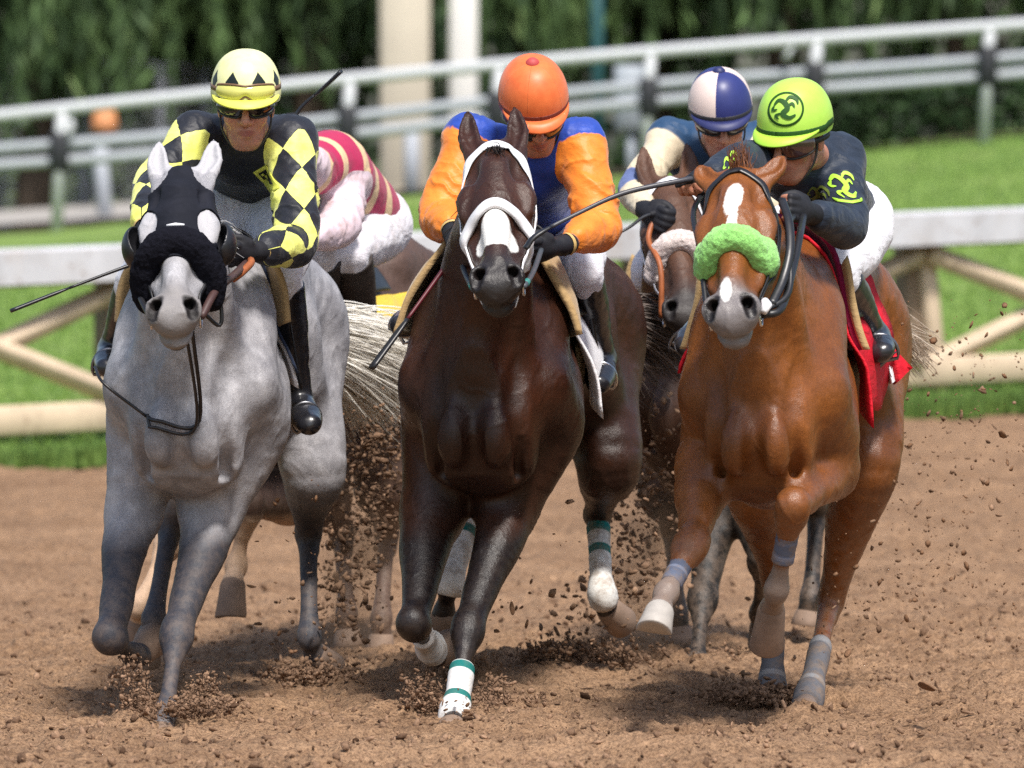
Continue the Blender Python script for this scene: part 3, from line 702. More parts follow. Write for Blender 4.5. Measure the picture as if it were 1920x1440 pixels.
            B.chain([(H(sg * .053, .550, .0), .019 * k), (H(sg * .042, .53, -.045), .014 * k)], .006, neg=True); s.dark.append(B.ops[-1])
            B.chain([(H(sg * .012, .620, -.088), .006), (H(sg * .045, .590, -.096), .006), (H(sg * .060, .52, -.104), .005)], .012, neg=True)   # mouth
            B.chain([(H(sg * .070, .33, -.04), .010), (H(sg * .064, .44, -.04), .010)], .05, neg=True)
            B.chain(s.cups[0 if sg < 0 else 1], .006, neg=True)
        # ---- legs
        s.hooves = []
        def fore(J, sg):
            el, kn, ft, co, so = J; kd = unit(ft[0] - kn[0])
            a, b = el[0], kn[0]; out = L * sg
            B.chain([(a, el[1] * .93), (a * .68 + b * .32 + out * .008, el[1] * .80), (a * .45 + b * .55 + out * .003, el[1] * .63), (a * .26 + b * .74, .054), (a * .1 + b * .9, .045)], .05)
            B.chain([(a * .12 + b * .88, .043), (b - kd * .02, .054), (b + kd * .02, .055), (b + kd * .055, .042), (b + kd * .09, .031)], .012)
            cannon(b, ft[0], .0265, .037); pastern(ft[0], co, so)
        def cannon(b, f, r, rf):
            d = f - b; B.chain([(b, .038), (b + d * .3, r), (b + d * .7, r * .96), (b + d * .9, rf * .9), (f, rf), (f + unit(d) * .02, rf * .92)], .02)
            bk = unit(s.Bv - unit(d) * (s.Bv @ unit(d))); B.chain([(b + bk * .022 + d * .1, .013), (b * .4 + f * .6 + bk * .021, .011), (f + bk * .018, .021)], .012)      # tendons
        def pastern(f, co, so):
            B.chain([(f, .035), ((f + co) / 2, .028), (co, .040)], .02); s.hooves.append((co, so))
        def hind(J, sg):
            st, hk, ft, co, so = J; a, b = st[0], hk[0]; out = L * sg
            B.chain([(W(sg * .18, 1.62, 1.08), .155), (a, st[1] * .9), (a * .6 + b * .4, st[1] * .68), (a * .22 + b * .78, .050), (b, .046)], .08)
            d = unit(ft[0] - b); bk = unit(s.Bv - d * (s.Bv @ d))
            B.chain([(a * .35 + b * .65 + bk * .05, .025), (b + bk * .055 - d * .03, .022), (b + bk * .03 + d * .06, .03)], .03)     # hock point
            cannon(b, ft[0], .030, .039); pastern(ft[0], co, so)
        fore(fl, -1); fore(fr, 1); hind(hl, -1); hind(hr, 1)
        V, Q = B.mesh(1); Nn = normals(V, Q)
        # fine muscle relief
        up = sstep(.45, .85, V[:, 2] - s.zb); bb = (V - s.O) @ s.Bv; tr = up * sstep(-.16, .02, bb)
        mus = fbm(V * [7, 5, 3.2], 3); vein = 1 - np.abs(vnoise(V * [13, 13, 6.5] + .8 * np.stack([mus] * 3, 1))); V = V + Nn * (.0055 * mus * tr + .0034 * (np.clip((vein - .86) / .14, 0, 1) ** 2) * sstep(.25, .6, V[:, 2]) * (1 - .5 * tr) + .0014 * fbm(V * 26, 2) * tr)[:, None]
        # ---- paint masks (pigment, plus hollow darkness painted into the nostrils)
        q = V - s.poll; hxq, hl_, hn_ = q @ s.hx / s.hs, q @ s.ha * .60 / s.hl, q @ s.hn / s.hs
        head = (np.abs(hxq) < .2) & (hn_ > -.26) & (hl_ > -.25) & (hl_ < .68)
        muz = np.where(head, sstep(.34, .60, hl_ + .1 * np.clip(-.06 - hn_, 0, 1)), 0)
        leg = 1 - sstep(.42, .72, V[:, 2]) if legfn is None else legfn(s, V)
        bz = np.full(len(V), .2)
        if blaze is not None: 
            f = blaze(hxq, hl_); bz = np.where(head & (hn_ > -.12), f, .2)
        nos = np.min([np.where(head, B.field(V[:, 0], V[:, 1], V[:, 2], o), .2) for o in s.dark], 0) - .0045
        du = dust * (1 - sstep(.1, .95, V[:, 2])) 
        s.body = obj(s.name, V, Q, mat, None, True, {'leg': leg, 'muzzle': muz, 'blaze': bz, 'nostril': nos, 'dust': du}, origin=s.O + s.Bv * .8)
        s.body['category'] = 'horse'
        s.bv = bvh(V, Q); s.V = V; s.B = B; s.legs = dict(fl=fl, fr=fr, hl=hl, hr=hr)
        for sg in (-1, 1):
            m = MB(); e = H(sg * .0965, .226, -.060); rr = .022 * k
            m.loft([[e + s.hx * rr * math.cos(t) * math.cos(u) + s.ha * rr * 1.25 * math.cos(t) * math.sin(u) + s.hn * rr * math.sin(t) for u in np.linspace(0, 2 * math.pi, 14, False)] for t in np.linspace(-1.5, 1.5, 9)])
            m.build('eye', M_EYE, s.body)
        return s
    def hoof(s, i, mat):
        co, so = s.hooves[i]; ax = unit(so - co); L = np.linalg.norm(so - co)
        fwd = -s.Bv - ax * (-s.Bv @ ax); fwd = unit(fwd) if np.linalg.norm(fwd) > .2 else unit(arr(0, 0, 1) - ax * ax[2]); sd = np.cross(fwd, ax); rings = []
        for t, r, fw in ((-.12, .034, 0), (0, .042, .0), (.08, .045, .002), (.5, .050, .010), (.96, .057, .02), (1., .055, .02), (1., .045, .018)):
            ring = []
            for u in np.linspace(0, 2 * math.pi, 20, False):
                c, sn = math.cos(u), math.sin(u); back = max(0, -c)
                ring.append(co + ax * (L * t - (.25 * L * back if t > .9 else 0)) + fwd * (r * c * (1.08 if c > 0 else .8) + fw) + sd * r * sn * .98)
            rings.append(ring)
        m = MB(); m.loft(rings); return m.build('hoof', mat, s.body)
    def bandage(s, leg, t0, t1, r, mat, pad=.006, name='bandage'):
        J = s.legs[leg]; b, f, co = J[1][0], J[2][0], J[3]; P = spline([b, b * .5 + f * .5, f, co], 12); seg = np.r_[0, np.cumsum(np.linalg.norm(np.diff(P, axis=0), axis=1))]; tot = seg[24]
        ts = np.linspace(t0, t1, 34); Q_ = np.stack([np.interp(ts * tot, seg, P[:, i]) for i in range(3)], 1)
        rr = np.interp(ts, [0, .3, .8, .97, 1.06, 1.2, 1.4], [r * 1.22, r, r * 1.0, r * 1.34, r * 1.42, r * 1.32, r * 1.35]) + pad
        d = unit(f - b); bk = unit(s.Bv - d * (s.Bv @ d)); Q_ = Q_ + bk * .006; rr = rr * (1 + .03 * vnoise(np.stack([ts * 30, ts * 0, ts * 0], 1))); rr[0] *= .93; rr[-1] *= .93
        m = MB(); m.tube(Q_, rr, 20, up=bk, flat=1.12); o = m.build(name, mat, s.body)
        attr(o.data, 't', np.repeat(ts, 20)); return o
    def proj(s, p, off=.004, d=None):
        """nearest point on the coat, lifted a little"""
        if d is None:
            q, n, _, _ = s.bv.find_nearest(Vector(p))
        else:
            q, n, _, _ = s.bv.ray_cast(Vector(p), Vector(d))
            if q is None: q, n, _, _ = s.bv.find_nearest(Vector(p))
        return np.array(q) + np.array(n) * off, np.array(n)
    def strap(s, name, pts, width, mat, off=.004, thick=.004, n=8, parent=None, closed=False):
        """a strap that lies on the coat"""
        P = spline(pts, n); R = [s.proj(p, off) for p in P]; Q = np.array([r[0] for r in R]); Nn = np.array([r[1] for r in R])
        for _ in range(2): Nn[1:-1] = (Nn[:-2] + Nn[1:-1] * 2 + Nn[2:]) / 4; Q[1:-1] = (Q[:-2] + Q[1:-1] * 2 + Q[2:]) / 4
        T = np.gradient(Q, axis=0); rings = []
        for q, nn, t in zip(Q, Nn, T):
            t = unit(t); sd = unit(np.cross(t, nn)); u = np.cross(sd, t); h = width / 2
            rings.append([q + sd * h, q + sd * h * .8 + u * thick, q - sd * h * .8 + u * thick, q - sd * h, q - u * .002])
        m = MB(); m.loft(rings); return m.build(name, mat, parent or s.body)
    def cord(s, name, pts, r, mat, n=8, parent=None, flat=1.):
        m = MB(); m.tube(spline(pts, n), r, 8, flat=flat); return m.build(name, mat, parent or s.body)
    def roll(s, l0, mat, r=.045, wid=.095, drop=-.16, name='shadow_roll', rise=.0, end=.75, dl=.05):
        """fleece tube over the nose"""
        H = s.H; hw = wid
        pts = [H(-hw * .95, l0 + dl, drop), H(-hw, l0 + .02, -.075), H(-hw * .62, l0 - .01 - rise, -.0), H(0, l0 - .02 - rise, .022), H(hw * .62, l0 - .01 - rise, .0), H(hw, l0 + .02, -.075), H(hw * .95, l0 + dl, drop)]
        P = spline(pts, 10); t = np.linspace(0, 1, len(P)); rr = r * (end + (1 - end) * np.sin(math.pi * t) ** .6)
        B = Blob(.005); B.chain(list(zip(P, rr)), 0, n=1); V, Q = B.mesh(1); Nn = normals(V, Q)
        V = V + Nn * (.004 * fbm(V * 24, 2) + .0022 * vnoise(V * 110) + .0015 * vnoise(V * 200))[:, None]
        return obj(name, V, Q, mat, s.body)
    def hair(s, name, roots, tips, mat, n, rad=.0035, spread=.03, sag=.1, curl=.05, seed=1, seg=9):
        """many thin locks from a root curve to tip curve"""
        r = np.random.default_rng(seed); m = MB(); R = spline(roots, 10); T = spline(tips, 10); hue = []
        for k in range(n):
            u = r.random() * (len(R) - 1); v = np.clip(u / (len(R) - 1) + r.normal() * .12, 0, 1) * (len(T) - 1)
            a = np.array([np.interp(u, range(len(R)), R[:, i]) for i in range(3)]) + r.normal(size=3) * spread * .35; b = np.array([np.interp(v, range(len(T)), T[:, i]) for i in range(3)]) + r.normal(size=3) * spread
            t = np.linspace(0, 1, seg); ph = r.random() * 6; P = a + np.outer(t, b - a) + np.outer(4 * t * (1 - t), arr(0, 0, sag * r.uniform(.5, 1.2))) + np.outer(t * np.sin(t * 5 + ph), r.normal(size=3) * curl)
            m.tube(P, rad * np.linspace(1, .25, seg) * r.uniform(.5, 1.5), 4, False); hue += [r.random()] * (seg * 4)
        o = m.build(name, mat, s.body); attr(o.data, 'hue', hue); return o

def J(Y, *js):
    """leg joints from photograph spots: (px, py, Y, radius)"""
    return [(U(j[0], j[1], j[2]), j[3] if len(j) > 3 else 0) if i < 3 else U(*j[:3]) for i, j in enumerate(js)]

def drape(h, name, b0, b1, phi0, phi1, off, mat, parent=None, nb=14, npn=40, thick=.01, flare=None, zc=1.14, skew=0., wave=.004, bmap=None):
    """cloth laid round the trunk between two angles from the top"""
    G = np.zeros((nb, npn, 3)); Nn = np.zeros((nb, npn, 3))
    for i, u in enumerate(np.linspace(0, 1, nb)):
        for j, v in enumerate(np.linspace(0, 1, npn)):
            ph = phi0 + (phi1 - phi0) * v; b = b0 + (b1 - b0) * u + skew * abs(math.sin(ph)) * (1 if abs(ph) < 1.6 else 1)
            if bmap: b = bmap(u, ph)
            c = h.W(0, b, zc); d = h.L * math.sin(ph) + arr(0, 0, math.cos(ph)); d = unit(d)
            q, n, _, _ = h.bv.ray_cast(Vector(c + d * .62), Vector(-d))
            if q is None: q, n = Vector(c + d * .3), Vector(d)
            o = off + (flare(u, ph) if flare else 0); G[i, j] = np.array(q) + d * o; Nn[i, j] = d
    for _ in range(3):
        G[1:-1] = (G[:-2] + 2 * G[1:-1] + G[2:]) / 4; G[:, 1:-1] = (G[:, :-2] + 2 * G[:, 1:-1] + G[:, 2:]) / 4
    G += Nn * (wave * fbm(G * 9, 2))[..., None]
    In = G - Nn * thick; V = np.concatenate([G.reshape(-1, 3), In.reshape(-1, 3)]); n0 = nb * npn; a = np.arange(n0).reshape(nb, npn); F = []
    for i in range(nb - 1):
        for j in range(npn - 1):
            F.append([a[i, j], a[i, j + 1], a[i + 1, j + 1], a[i + 1, j]]); F.append([n0 + a[i, j], n0 + a[i + 1, j], n0 + a[i + 1, j + 1], n0 + a[i, j + 1]])
    ed = list(a[0, :]) + list(a[1:, -1]) + list(a[-1, ::-1][1:]) + list(a[::-1, 0][1:-1])
    for k in range(len(ed)): x, y = ed[k], ed[(k + 1) % len(ed)]; F.append([y, x, n0 + x, n0 + y])
    o = obj(name, V, F, mat, parent or h.body)
    return o
def band_mat(name, base, band, bands, dirt=.3):
    """wrap bandage: cloth with bands of another colour at given places along the leg"""
    n = N(name); t = n.attr('t'); p = n.co(); f = n.noise(p, 60, 4); c = base if isinstance(base, bpy.types.NodeSocket) else n.mix(n.ramp(f, [(.3, 0.), (.7, 1.)]), tuple(x * .88 for x in base), base)
    for lo, hi in bands:
        k = n.math('MULTIPLY', n.step(t, lo, .006), n.math('SUBTRACT', 1., n.step(t, hi, .006))); c = n.mix(k, c, band)
    c = n.mix(n.math('MULTIPLY', n.ramp(n.noise(p, 18, 5, .7), [(.45, 0.), (.62, 1.)]), dirt), c, (.26, .18, .12))
    return n.done(c, .85, .15, n.bump(n.math('ADD', f, n.math('MULTIPLY', n.noise(n.map(p, (.4, .4, 3)), 26, 2), .5)), .35, .004))
def cloth_mat(name, col, col2=None, rough=.75, spec=.2, wr=.5, dirt=0., sheen=.25):
    n = N(name); p = n.co(); a = n.noise(n.map(p, (1, 1, 2.2)), 10, 5, .55, .8); b = n.noise(p, 240, 2)
    c = n.mix(n.ramp(a, [(.35, 0.), (.65, 1.)]), tuple(x * .92 for x in col), col2 or col)
    if dirt: c = n.mix(n.math('MULTIPLY', n.ramp(n.noise(p, 14, 6, .7), [(.48, 0.), (.66, 1.)]), dirt), c, (.30, .19, .12))
    return n.done(c, rough, spec, n.bump(n.math('ADD', a, n.math('MULTIPLY', b, .08)), wr, .02), Sheen_Weight=sheen)
M_BUFF = cloth_mat('tan_chamois', (.42, .28, .13), wr=.4)
M_WCLOTH = cloth_mat('white_saddle_cloth', (.80, .79, .83), wr=.4, dirt=.15)
M_GIRTH = simple('tan_girth_webbing', (.46, .39, .27), .8, .2, .2, 40, .3)

def bridle(h, mat, nose=True, brow=True, cheek=True, l_nose=.29, w=.024):
    H = h.H; o = None
    if brow:
        o = h.strap('bridle', [H(-.115, .17, -.16), H(-.115, .12, -.10), H(-.10, .05, -.03), H(-.05, .0, .02), H(0, -.012, .03), H(.05, .0, .02), H(.10, .05, -.03), H(.115, .12, -.10), H(.115, .17, -.16)], w, mat, .004)
    if cheek:
        for sg in (-1, 1):
            c = h.strap('cheekpiece', [H(sg * .13, .10, -.12), H(sg * .14, .20, -.115), H(sg * .13, .30, -.105), H(sg * .11, .40, -.10), H(sg * .09, .49, -.095)], w * .8, mat, .004)
    if nose:
        P = [H(-.09, l_nose + .08, -.2), H(-.11, l_nose + .06, -.13), H(-.10, l_nose + .03, -.06), H(-.055, l_nose + .005, .0), H(0, l_nose - .01, .03), H(.055, l_nose + .005, .0), H(.10, l_nose + .03, -.06), H(.11, l_nose + .06, -.13), H(.09, l_nose + .08, -.2)]
        h.strap('noseband', P, w * 1.05, mat, .005, .004 if w < .03 else .011)
    for sg in (-1, 1):
        m = MB(); c = H(sg * .072, .515, -.105); t = np.linspace(0, 2 * math.pi, 22)
        m.tube([c + h.ha * math.cos(a) * .027 + h.hn * math.sin(a) * .027 for a in t], .0045, 6, False); m.build('bit_ring', M_SILVER, h.body)
# ------------------------------------------------------------------ riders
def skin_mat():
    n = N('skin'); p = n.co(); a = n.noise(p, 26, 4); b = n.noise(p, 160, 3)
    c = n.mix(n.ramp(a, [(.3, 0.), (.7, 1.)]), (.40, .160, .095), (.56, .265, .175))
    c = n.mix(n.step(n.attr('lip'), 0., .004), (.34, .105, .085), c)
    c = n.mix(n.math('MULTIPLY', n.step(n.attr('beard'), .5, .5), n.ramp(n.noise(p, 420, 2), [(.35, .75), (.65, .15)])), c, (.17, .085, .06)); c = n.mix(n.ramp(n.noise(p, 45, 3), [(.5, 0.), (.72, .35)]), c, (.50, .13, .085))
    return n.done(c, .45, .45, n.bump(b, .3, .003), Subsurface_Weight=.12, Subsurface_Radius=(.02, .008, .004), Subsurface_Scale=.3)
M_SKIN = skin_mat()
M_GLOVE = simple('black_glove', (.014, .014, .018), .65, .3, .3, 60, .3, .003)
M_BOOT = N('polished_black_boot'); 
def _boot(n):
    p = n.co(); a = n.noise(n.map(p, (1, 1, .6)), 16, 4); 
    return n.done(n.mix(a, (.007, .007, .009), (.022, .022, .028)), n.ramp(a, [(.3, .22), (.7, .42)]), .5, n.bump(a, .25, .012), Coat_Weight=.3, Coat_Roughness=.15)
M_BOOT = _boot(M_BOOT)
M_BREECH = cloth_mat('white_breeches', (.77, .76, .82), rough=.6, wr=.45, dirt=.06)
M_LENS = N('dark_goggle_lens').done((.010, .009, .010), .07, .6, Coat_Weight=.5)
M_FRAME = simple('black_rubber_frame', (.02, .018, .018), .5, .4)
M_GOLD = simple('gold_cuff', (.55, .38, .14), .5, .5)

class Rider:
    def __init__(s, P, look, hs=1.05, r=1.):
        """P: joints as photograph spots (px, py, Y); look: yaw, pitch, roll of the face in degrees"""
        s.p = {k: U(*v) for k, v in P.items()}; s.hs = hs; s.r = r
        y, t, ro = [math.radians(a) for a in look]
        f = arr(math.sin(y) * math.cos(t), -math.cos(y) * math.cos(t), -math.sin(t)); rt = unit(np.cross(arr(0, 0, 1), f)); u = np.cross(f, rt); u = u if u[2] > 0 else -u
        rt, u = rt * math.cos(ro) + u * math.sin(ro), u * math.cos(ro) - rt * math.sin(ro)
        s.rt, s.f, s.u = rt, f, u; s.M = np.eye(4); s.M[:3, 0], s.M[:3, 1], s.M[:3, 2], s.M[:3, 3] = rt, -f, u, s.p['head']
        s.S = unit(s.p['sr'] - s.p['sl']); s.origin = arr(*s.p['pelvis'][:2], s.p['pelvis'][2] - .3)
    def h(s, x, y, z): return s.p['head'] + (s.rt * x - s.f * y + s.u * z) * s.hs
    def hand(s, B, side, grip, grow=0., closed=1., half=False):
        """palm, four bent fingers of different length and a thumb closing on the grip axis"""
        wr, hd = s.p['w' + side], s.p['h' + side]; w = unit(hd - wr); g = unit(grip - w * (grip @ w)); n = np.cross(g, w); n = n if n[1] > 0 or abs(n[1]) < .2 and n[2] < 0 else -n
        R = np.stack([w, g, n]); B.ell(hd - w * .012, (.050 + grow, .043 + grow, .019 + grow), R, .015); B.chain([(wr, .026 + grow), (hd - w * .03, .028 + grow)], .02)
        for i, ln in enumerate((.92, 1.05, 1., .82)):
            b = hd + w * .026 + g * (1.5 - i) * .0215; k1 = b + w * .028 * ln + n * .008; k2 = k1 + n * .030 * ln - w * .004; k3 = k2 - w * .022 * ln + n * .004; 
            ch = [(b, .0105 + grow), (k1, .0100 + grow), (k2, .0092 + grow), (k3, .0082 + grow * .8)]
            B.chain(ch[:2] if half else ch, .006, n=4)
        t0 = hd - w * .025 + g * .036; t1 = t0 + w * .03 + n * .018 + g * .012; t2 = t1 + w * .022 + n * .024 - g * .012; t3 = t2 + n * .006 - g * .024
        B.chain([(t0, .014 + grow), (t1, .0115 + grow), (t2, .0105 + grow), (t3, .009 + grow * .8)], .01, n=4)
    def body(s, label, cat='jockey', grips=None):
        p, h, k = s.p, s.h, s.hs; B = Blob(.005); Rh = np.stack([s.rt, -s.f, s.u]); s.grips = grips
        B.ell(h(0, .012, .045), (.076 * k, .096 * k, .095 * k), Rh, .02)
        B.ell(h(0, -.028, -.040), (.055 * k, .066 * k, .072 * k), Rh, .04)
        B.ell(h(0, -.052, -.092), (.034 * k, .030 * k, .026 * k), Rh, .035)
        for sg in (-1, 1):
            B.ell(h(sg * .040, -.058, -.020), (.026 * k, .024 * k, .022 * k), Rh, .025)       # cheekbone
            B.chain([(h(sg * .050, .0, -.062), .018 * k), (h(sg * .020, -.062, -.098), .015 * k)], .03)  # jaw
            B.ell(h(sg * .078, .012, -.004), (.010 * k, .020 * k, .030 * k), Rh, .01)          # ear
            B.ell(h(sg * .032, -.090, .014), (.019 * k, .016 * k, .012 * k), Rh, .014, True)   # eye socket
            B.chain([(h(sg * .012, -.093, .030), .009 * k), (h(sg * .050, -.080, .028), .010 * k)], .014)
        B.chain([(h(0, -.090, .024), .010 * k), (h(0, -.108, -.006), .011 * k), (h(0, -.116, -.026), .014 * k)], .014)
        for sg in (-1, 1): B.ell(h(sg * .014, -.100, -.030), (.010 * k, .012 * k, .009 * k), Rh, .008)
        B.chain([(h(-.021, -.083, -.058), .005 * k), (h(0, -.096, -.054), .0085 * k), (h(.021, -.083, -.058), .005 * k)], .010)
        B.chain([(h(-.018, -.082, -.068), .005 * k), (h(0, -.094, -.070), .0095 * k), (h(.018, -.082, -.068), .005 * k)], .010)
        B.chain([(h(-.024, -.092, -.062), .0022), (h(0, -.106, -.0615), .003), (h(.024, -.092, -.062), .0022)], .004, neg=True)
        ch = p['chest']; B.chain([(h(0, .03, -.04), .055), (p['neck'], .054), (ch, .06)], .03)
        B.chain([(ch, .085, 1.5), (p['waist'], .08, 1.45), (p['pelvis'], .09, 1.5)], .04, s.S)
        for a in 'lr':
            B.chain([(ch, .06), (p['s' + a], .044), (p['e' + a], .036), (p['w' + a], .026)], .03, n=1)
            s.hand(B, a, grips[a])
            B.chain([(p['pelvis'], .08), (p['hip' + a], .075), (p['k' + a], .046)], .03, n=1); B.chain([(p['k' + a], .046), (p['a' + a], .032)], .02); kd = unit(p['a' + a] - p['k' + a]); B.chain([(p['a' + a], .03), (p['a' + a] * .4 + p['t' + a] * .6 + kd * .02, .022)], .02)
        V, Q = B.mesh(1); q = (V - p['head']) / k; x, y, z = q @ s.rt, -(q @ s.f), q @ s.u
        lip = np.where(y < -.06, np.hypot(x / 2.0, (z + .0625) * 1.25) - .0125, .2)
        s.o = obj('person', V, Q, M_SKIN, None, True, {'lip': lip, 'beard': np.clip(np.where((y < .0) & (z < -.045), (-.045 - z) / .04, 0), 0, .8)}, origin=s.origin); tag(s.o, label, cat)
        for sg in (-1, 1):
            m = MB(); e = h(sg * .032, -.078, .013); rr = .012 * k
            m.loft([[e + rr * (s.rt * math.cos(t) * math.cos(u) + s.u * math.cos(t) * math.sin(u) + s.f * math.sin(t)) for u in np.linspace(0, 2 * math.pi, 12, False)] for t in np.linspace(-1.4, 1.4, 7)]); m.build('eye', M_EYE, s.o)
        return s
    def jacket(s, mat, arm=(.076, .064, .054, .044), tor=(.125, .115, .12), aspect=1.42, cuff=1., fold=1., shoulder=None, hem=.65):
        p = s.p; B = Blob(.0055); r = s.r
        B.chain([(p['chest'], tor[0] * r, aspect), (p['waist'], tor[1] * r, 1.35), (p['waist'] * (1 - hem) + p['pelvis'] * hem, tor[2] * r, 1.35)], .05, s.S)
        B.chain([(p['neck'] - s.u * .01, .066), (p['chest'], .10)], .05)
        A = {}
        for a in 'lr':
            sh, el, wr = p['s' + a], p['e' + a], p['w' + a]; end = el + (wr - el) * cuff
            B.chain([(p['chest'] * .35 + sh * .65, .095 * r), (sh, (shoulder or .077) * r)], .06)
            pts = [(sh, arm[0] * r), (sh * .45 + el * .55, arm[1] * r), (el, arm[1] * r * .97), (el * .5 + end * .5, arm[2] * r), (end, arm[3] * r)]
            B.chain(pts, .03, n=6); A[a] = B.ops[-1][3]
        V, Q = B.mesh(1); Nn = normals(V, Q); out = {}
        best = np.full(len(V), 9.); at = np.zeros(len(V)); cs = np.zeros((len(V), 3)); tt = np.zeros(len(V))
        for a, sgn in (('l', -1), ('r', 1)):
            D = A[a]; acc = 0.; Tn = np.gradient(D[:, :3], axis=0); Tn /= np.linalg.norm(Tn, axis=1)[:, None]
            for i in range(len(D) - 1):
                x0, x1 = D[i, :3], D[i + 1, :3]; ab = x1 - x0; L = np.linalg.norm(ab); t = np.clip((V - x0) @ ab / (L * L), 0, 1); v = V - x0 - t[:, None] * ab; d = np.linalg.norm(v, axis=1) - (D[i, 3] + t * (D[i + 1, 3] - D[i, 3]))
                f0 = arr(0, -1, .2); tg = Tn[i] * (1 - t)[:, None] + Tn[i + 1] * t[:, None]; tg /= np.linalg.norm(tg, axis=1)[:, None]; ax = f0 - tg * (tg @ f0)[:, None]; ax /= np.linalg.norm(ax, axis=1)[:, None]; ay = np.cross(tg, ax)
                m = d < best; best[m] = d[m]; tt[m] = acc + t[m] * L; cs[m] = np.stack([(v * ax).sum(1), (v * ay).sum(1), np.full(len(V), sgn)], 1)[m]; acc += L
        slvv = tt - 10 * np.maximum(best - .014, 0)
        for _ in range(5): z_ = relax(np.stack([slvv, cs[:, 0], cs[:, 1]], 1), Q); slvv = z_[:, 0]; cs = np.stack([z_[:, 1], z_[:, 2], cs[:, 2]], 1)
        lat = (V - p['chest']) @ s.S
        amp = .0045 * fold; ang = np.arctan2(cs[:, 1], cs[:, 0])
        w1 = fbm(np.stack([tt * 24 + ang * 1.2, ang * 1.3, cs[:, 2] * 9 + 0 * tt], 1), 3); w2 = fbm(V * 14, 3)
        slv = np.where(best < .018, 1., 0.)
        rg = 1 - np.abs(vnoise(np.stack([tt * 20 + .55 * np.sin(ang + cs[:, 2]) + .5 * w2, ang * .55, cs[:, 2] * 9 + 0 * tt], 1)))
        V = V + Nn * (amp * (w1 * slv * .5 + w2 * .45) + .0085 * fold * (rg ** 3 - .3) * slv * (.45 + .9 * np.exp(-((tt - .25) / .09) ** 2)) - .001)[:, None]
        s.jb = bvh(V, Q); s.jV = V
        s.j = obj('jacket', V, Q, mat, s.o, True, {'slv': slvv, 'arm': cs, 'lat': lat, 'best': best})
        return s
    def breeches(s, mat, thigh=.092, knee=.066):
        p = s.p; B = Blob(.006); B.ell(p['pelvis'], (.155, .13, .13), None, .05); B.chain([(p['waist'] * .4 + p['pelvis'] * .6, .108, 1.3), (p['pelvis'], .12, 1.3)], .04, s.S)
        for a in 'lr': B.chain([(p['pelvis'] * .4 + p['hip' + a] * .6, .11), (p['hip' + a], thigh * 1.1), (p['hip' + a] * .5 + p['k' + a] * .5, thigh), (p['k' + a], knee), (p['k' + a] * .8 + p['a' + a] * .2, knee * .9)], .04)
        V, Q = B.mesh(1); Nn = normals(V, Q); V = V + Nn * (.004 * fbm(V * 13, 4) + .003 * fbm(V * [30, 30, 12], 2))[:, None]
        obj('breeches', V, Q, mat, s.o); return s
    def boots(s, mat=None, r=.062):
        p = s.p
        for a in 'lr':
            k, an, to = p['k' + a], p['a' + a], p['t' + a]; B = Blob(.005); k0 = k * .90 + an * .10
            hl = an + unit(an - k) * .045 - unit(to - an) * .03
            B.chain([(k0, r * 1.06), (k * .6 + an * .4, r * .98), (k * .2 + an * .8, r * .76), (an, r * .74)], .015)
            B.chain([(an + unit(an - k) * .02, .043), (an * .4 + to * .6 + unit(an - k) * .015, .044, 1.15), (to, .034, 1.2)], .02, np.cross(unit(to - an), unit(an - k)))
            B.chain([(hl, .034), (an + unit(an - k) * .03, .04)], .02)
            d = unit(an - k); c0 = k0 + d * .0
            B.func(k0 - .12, k0 + .12, lambda X, Y, Z: (X - c0[0]) * d[0] + (Y - c0[1]) * d[1] + (Z - c0[2]) * d[2], .004, True)
            V, Q = B.mesh(1); V = V + normals(V, Q) * (.0018 * fbm(V * 22, 3))[:, None]
            b = obj('boot', V, Q, mat or M_BOOT, s.o)
        return s
    def gloves(s, mat=None, half='', cuff=True):
        for a in 'lr':
            B = Blob(.004); s.hand(B, a, s.grips[a], .003, half=a in half); w = unit(s.p['h' + a] - s.p['w' + a]); B.chain([(s.p['w' + a] - w * .01, .034), (s.p['w' + a] + w * .03, .033)], .01)
            V, Q = B.mesh(1); g = obj('glove', V, Q, mat or M_GLOVE, s.o)
            if cuff:
                m = MB(); m.tube([s.p['w' + a] - w * .006, s.p['w' + a] + w * .008], .0375, 18, False); m.build('cuff_strap', M_GOLD, g)
        return s
    def place(s, o):
        o.parent = s.o; o.matrix_parent_inverse = s.o.matrix_basis.inverted(); o.matrix_basis = Matrix(s.M.tolist()); return o
    def helmet(s, mat, visor=None, peak=.040, knob=None, band=None):
        k = s.hs; m = MB(); rings = []; n = 48; a, b, c = .108 * k, .128 * k, .128 * k; zc = .052 * k
        TH = np.linspace(0, 2 * math.pi, n, False)
        for ph in np.r_[np.linspace(-.30, 1.5, 22)]:
            ring = []
            for th in TH:
                drop = 1 if ph > 0 else 1 + .25 * (math.cos(th) > .1) * math.cos(th)
                sq = 1 + .0 * ph
                ring.append([a * math.cos(ph) ** .8 * math.sin(th), b * math.cos(ph) ** .8 * -math.cos(th) * (1 if math.cos(th) > 0 else 1.04) + .010, zc + c * math.sin(ph) * (1.0 if ph > 0 else .7)])
            rings.append(ring)
        m.loft(rings, False); top = len(rings) - 1; m.F.append(list(range(top * n, top * n + n)))
        inn = [[[x * .9, y * .9 + .001, z - .004] for x, y, z in r] for r in rings[:6]]
        m.loft([rings[0], inn[0]], False); m.loft(inn, False)
        o = obj('helmet', np.vstack(m.V), m.F, mat); s.place(o)
        m = MB(); T = np.linspace(-1.25, 1.25, 30); rr = []
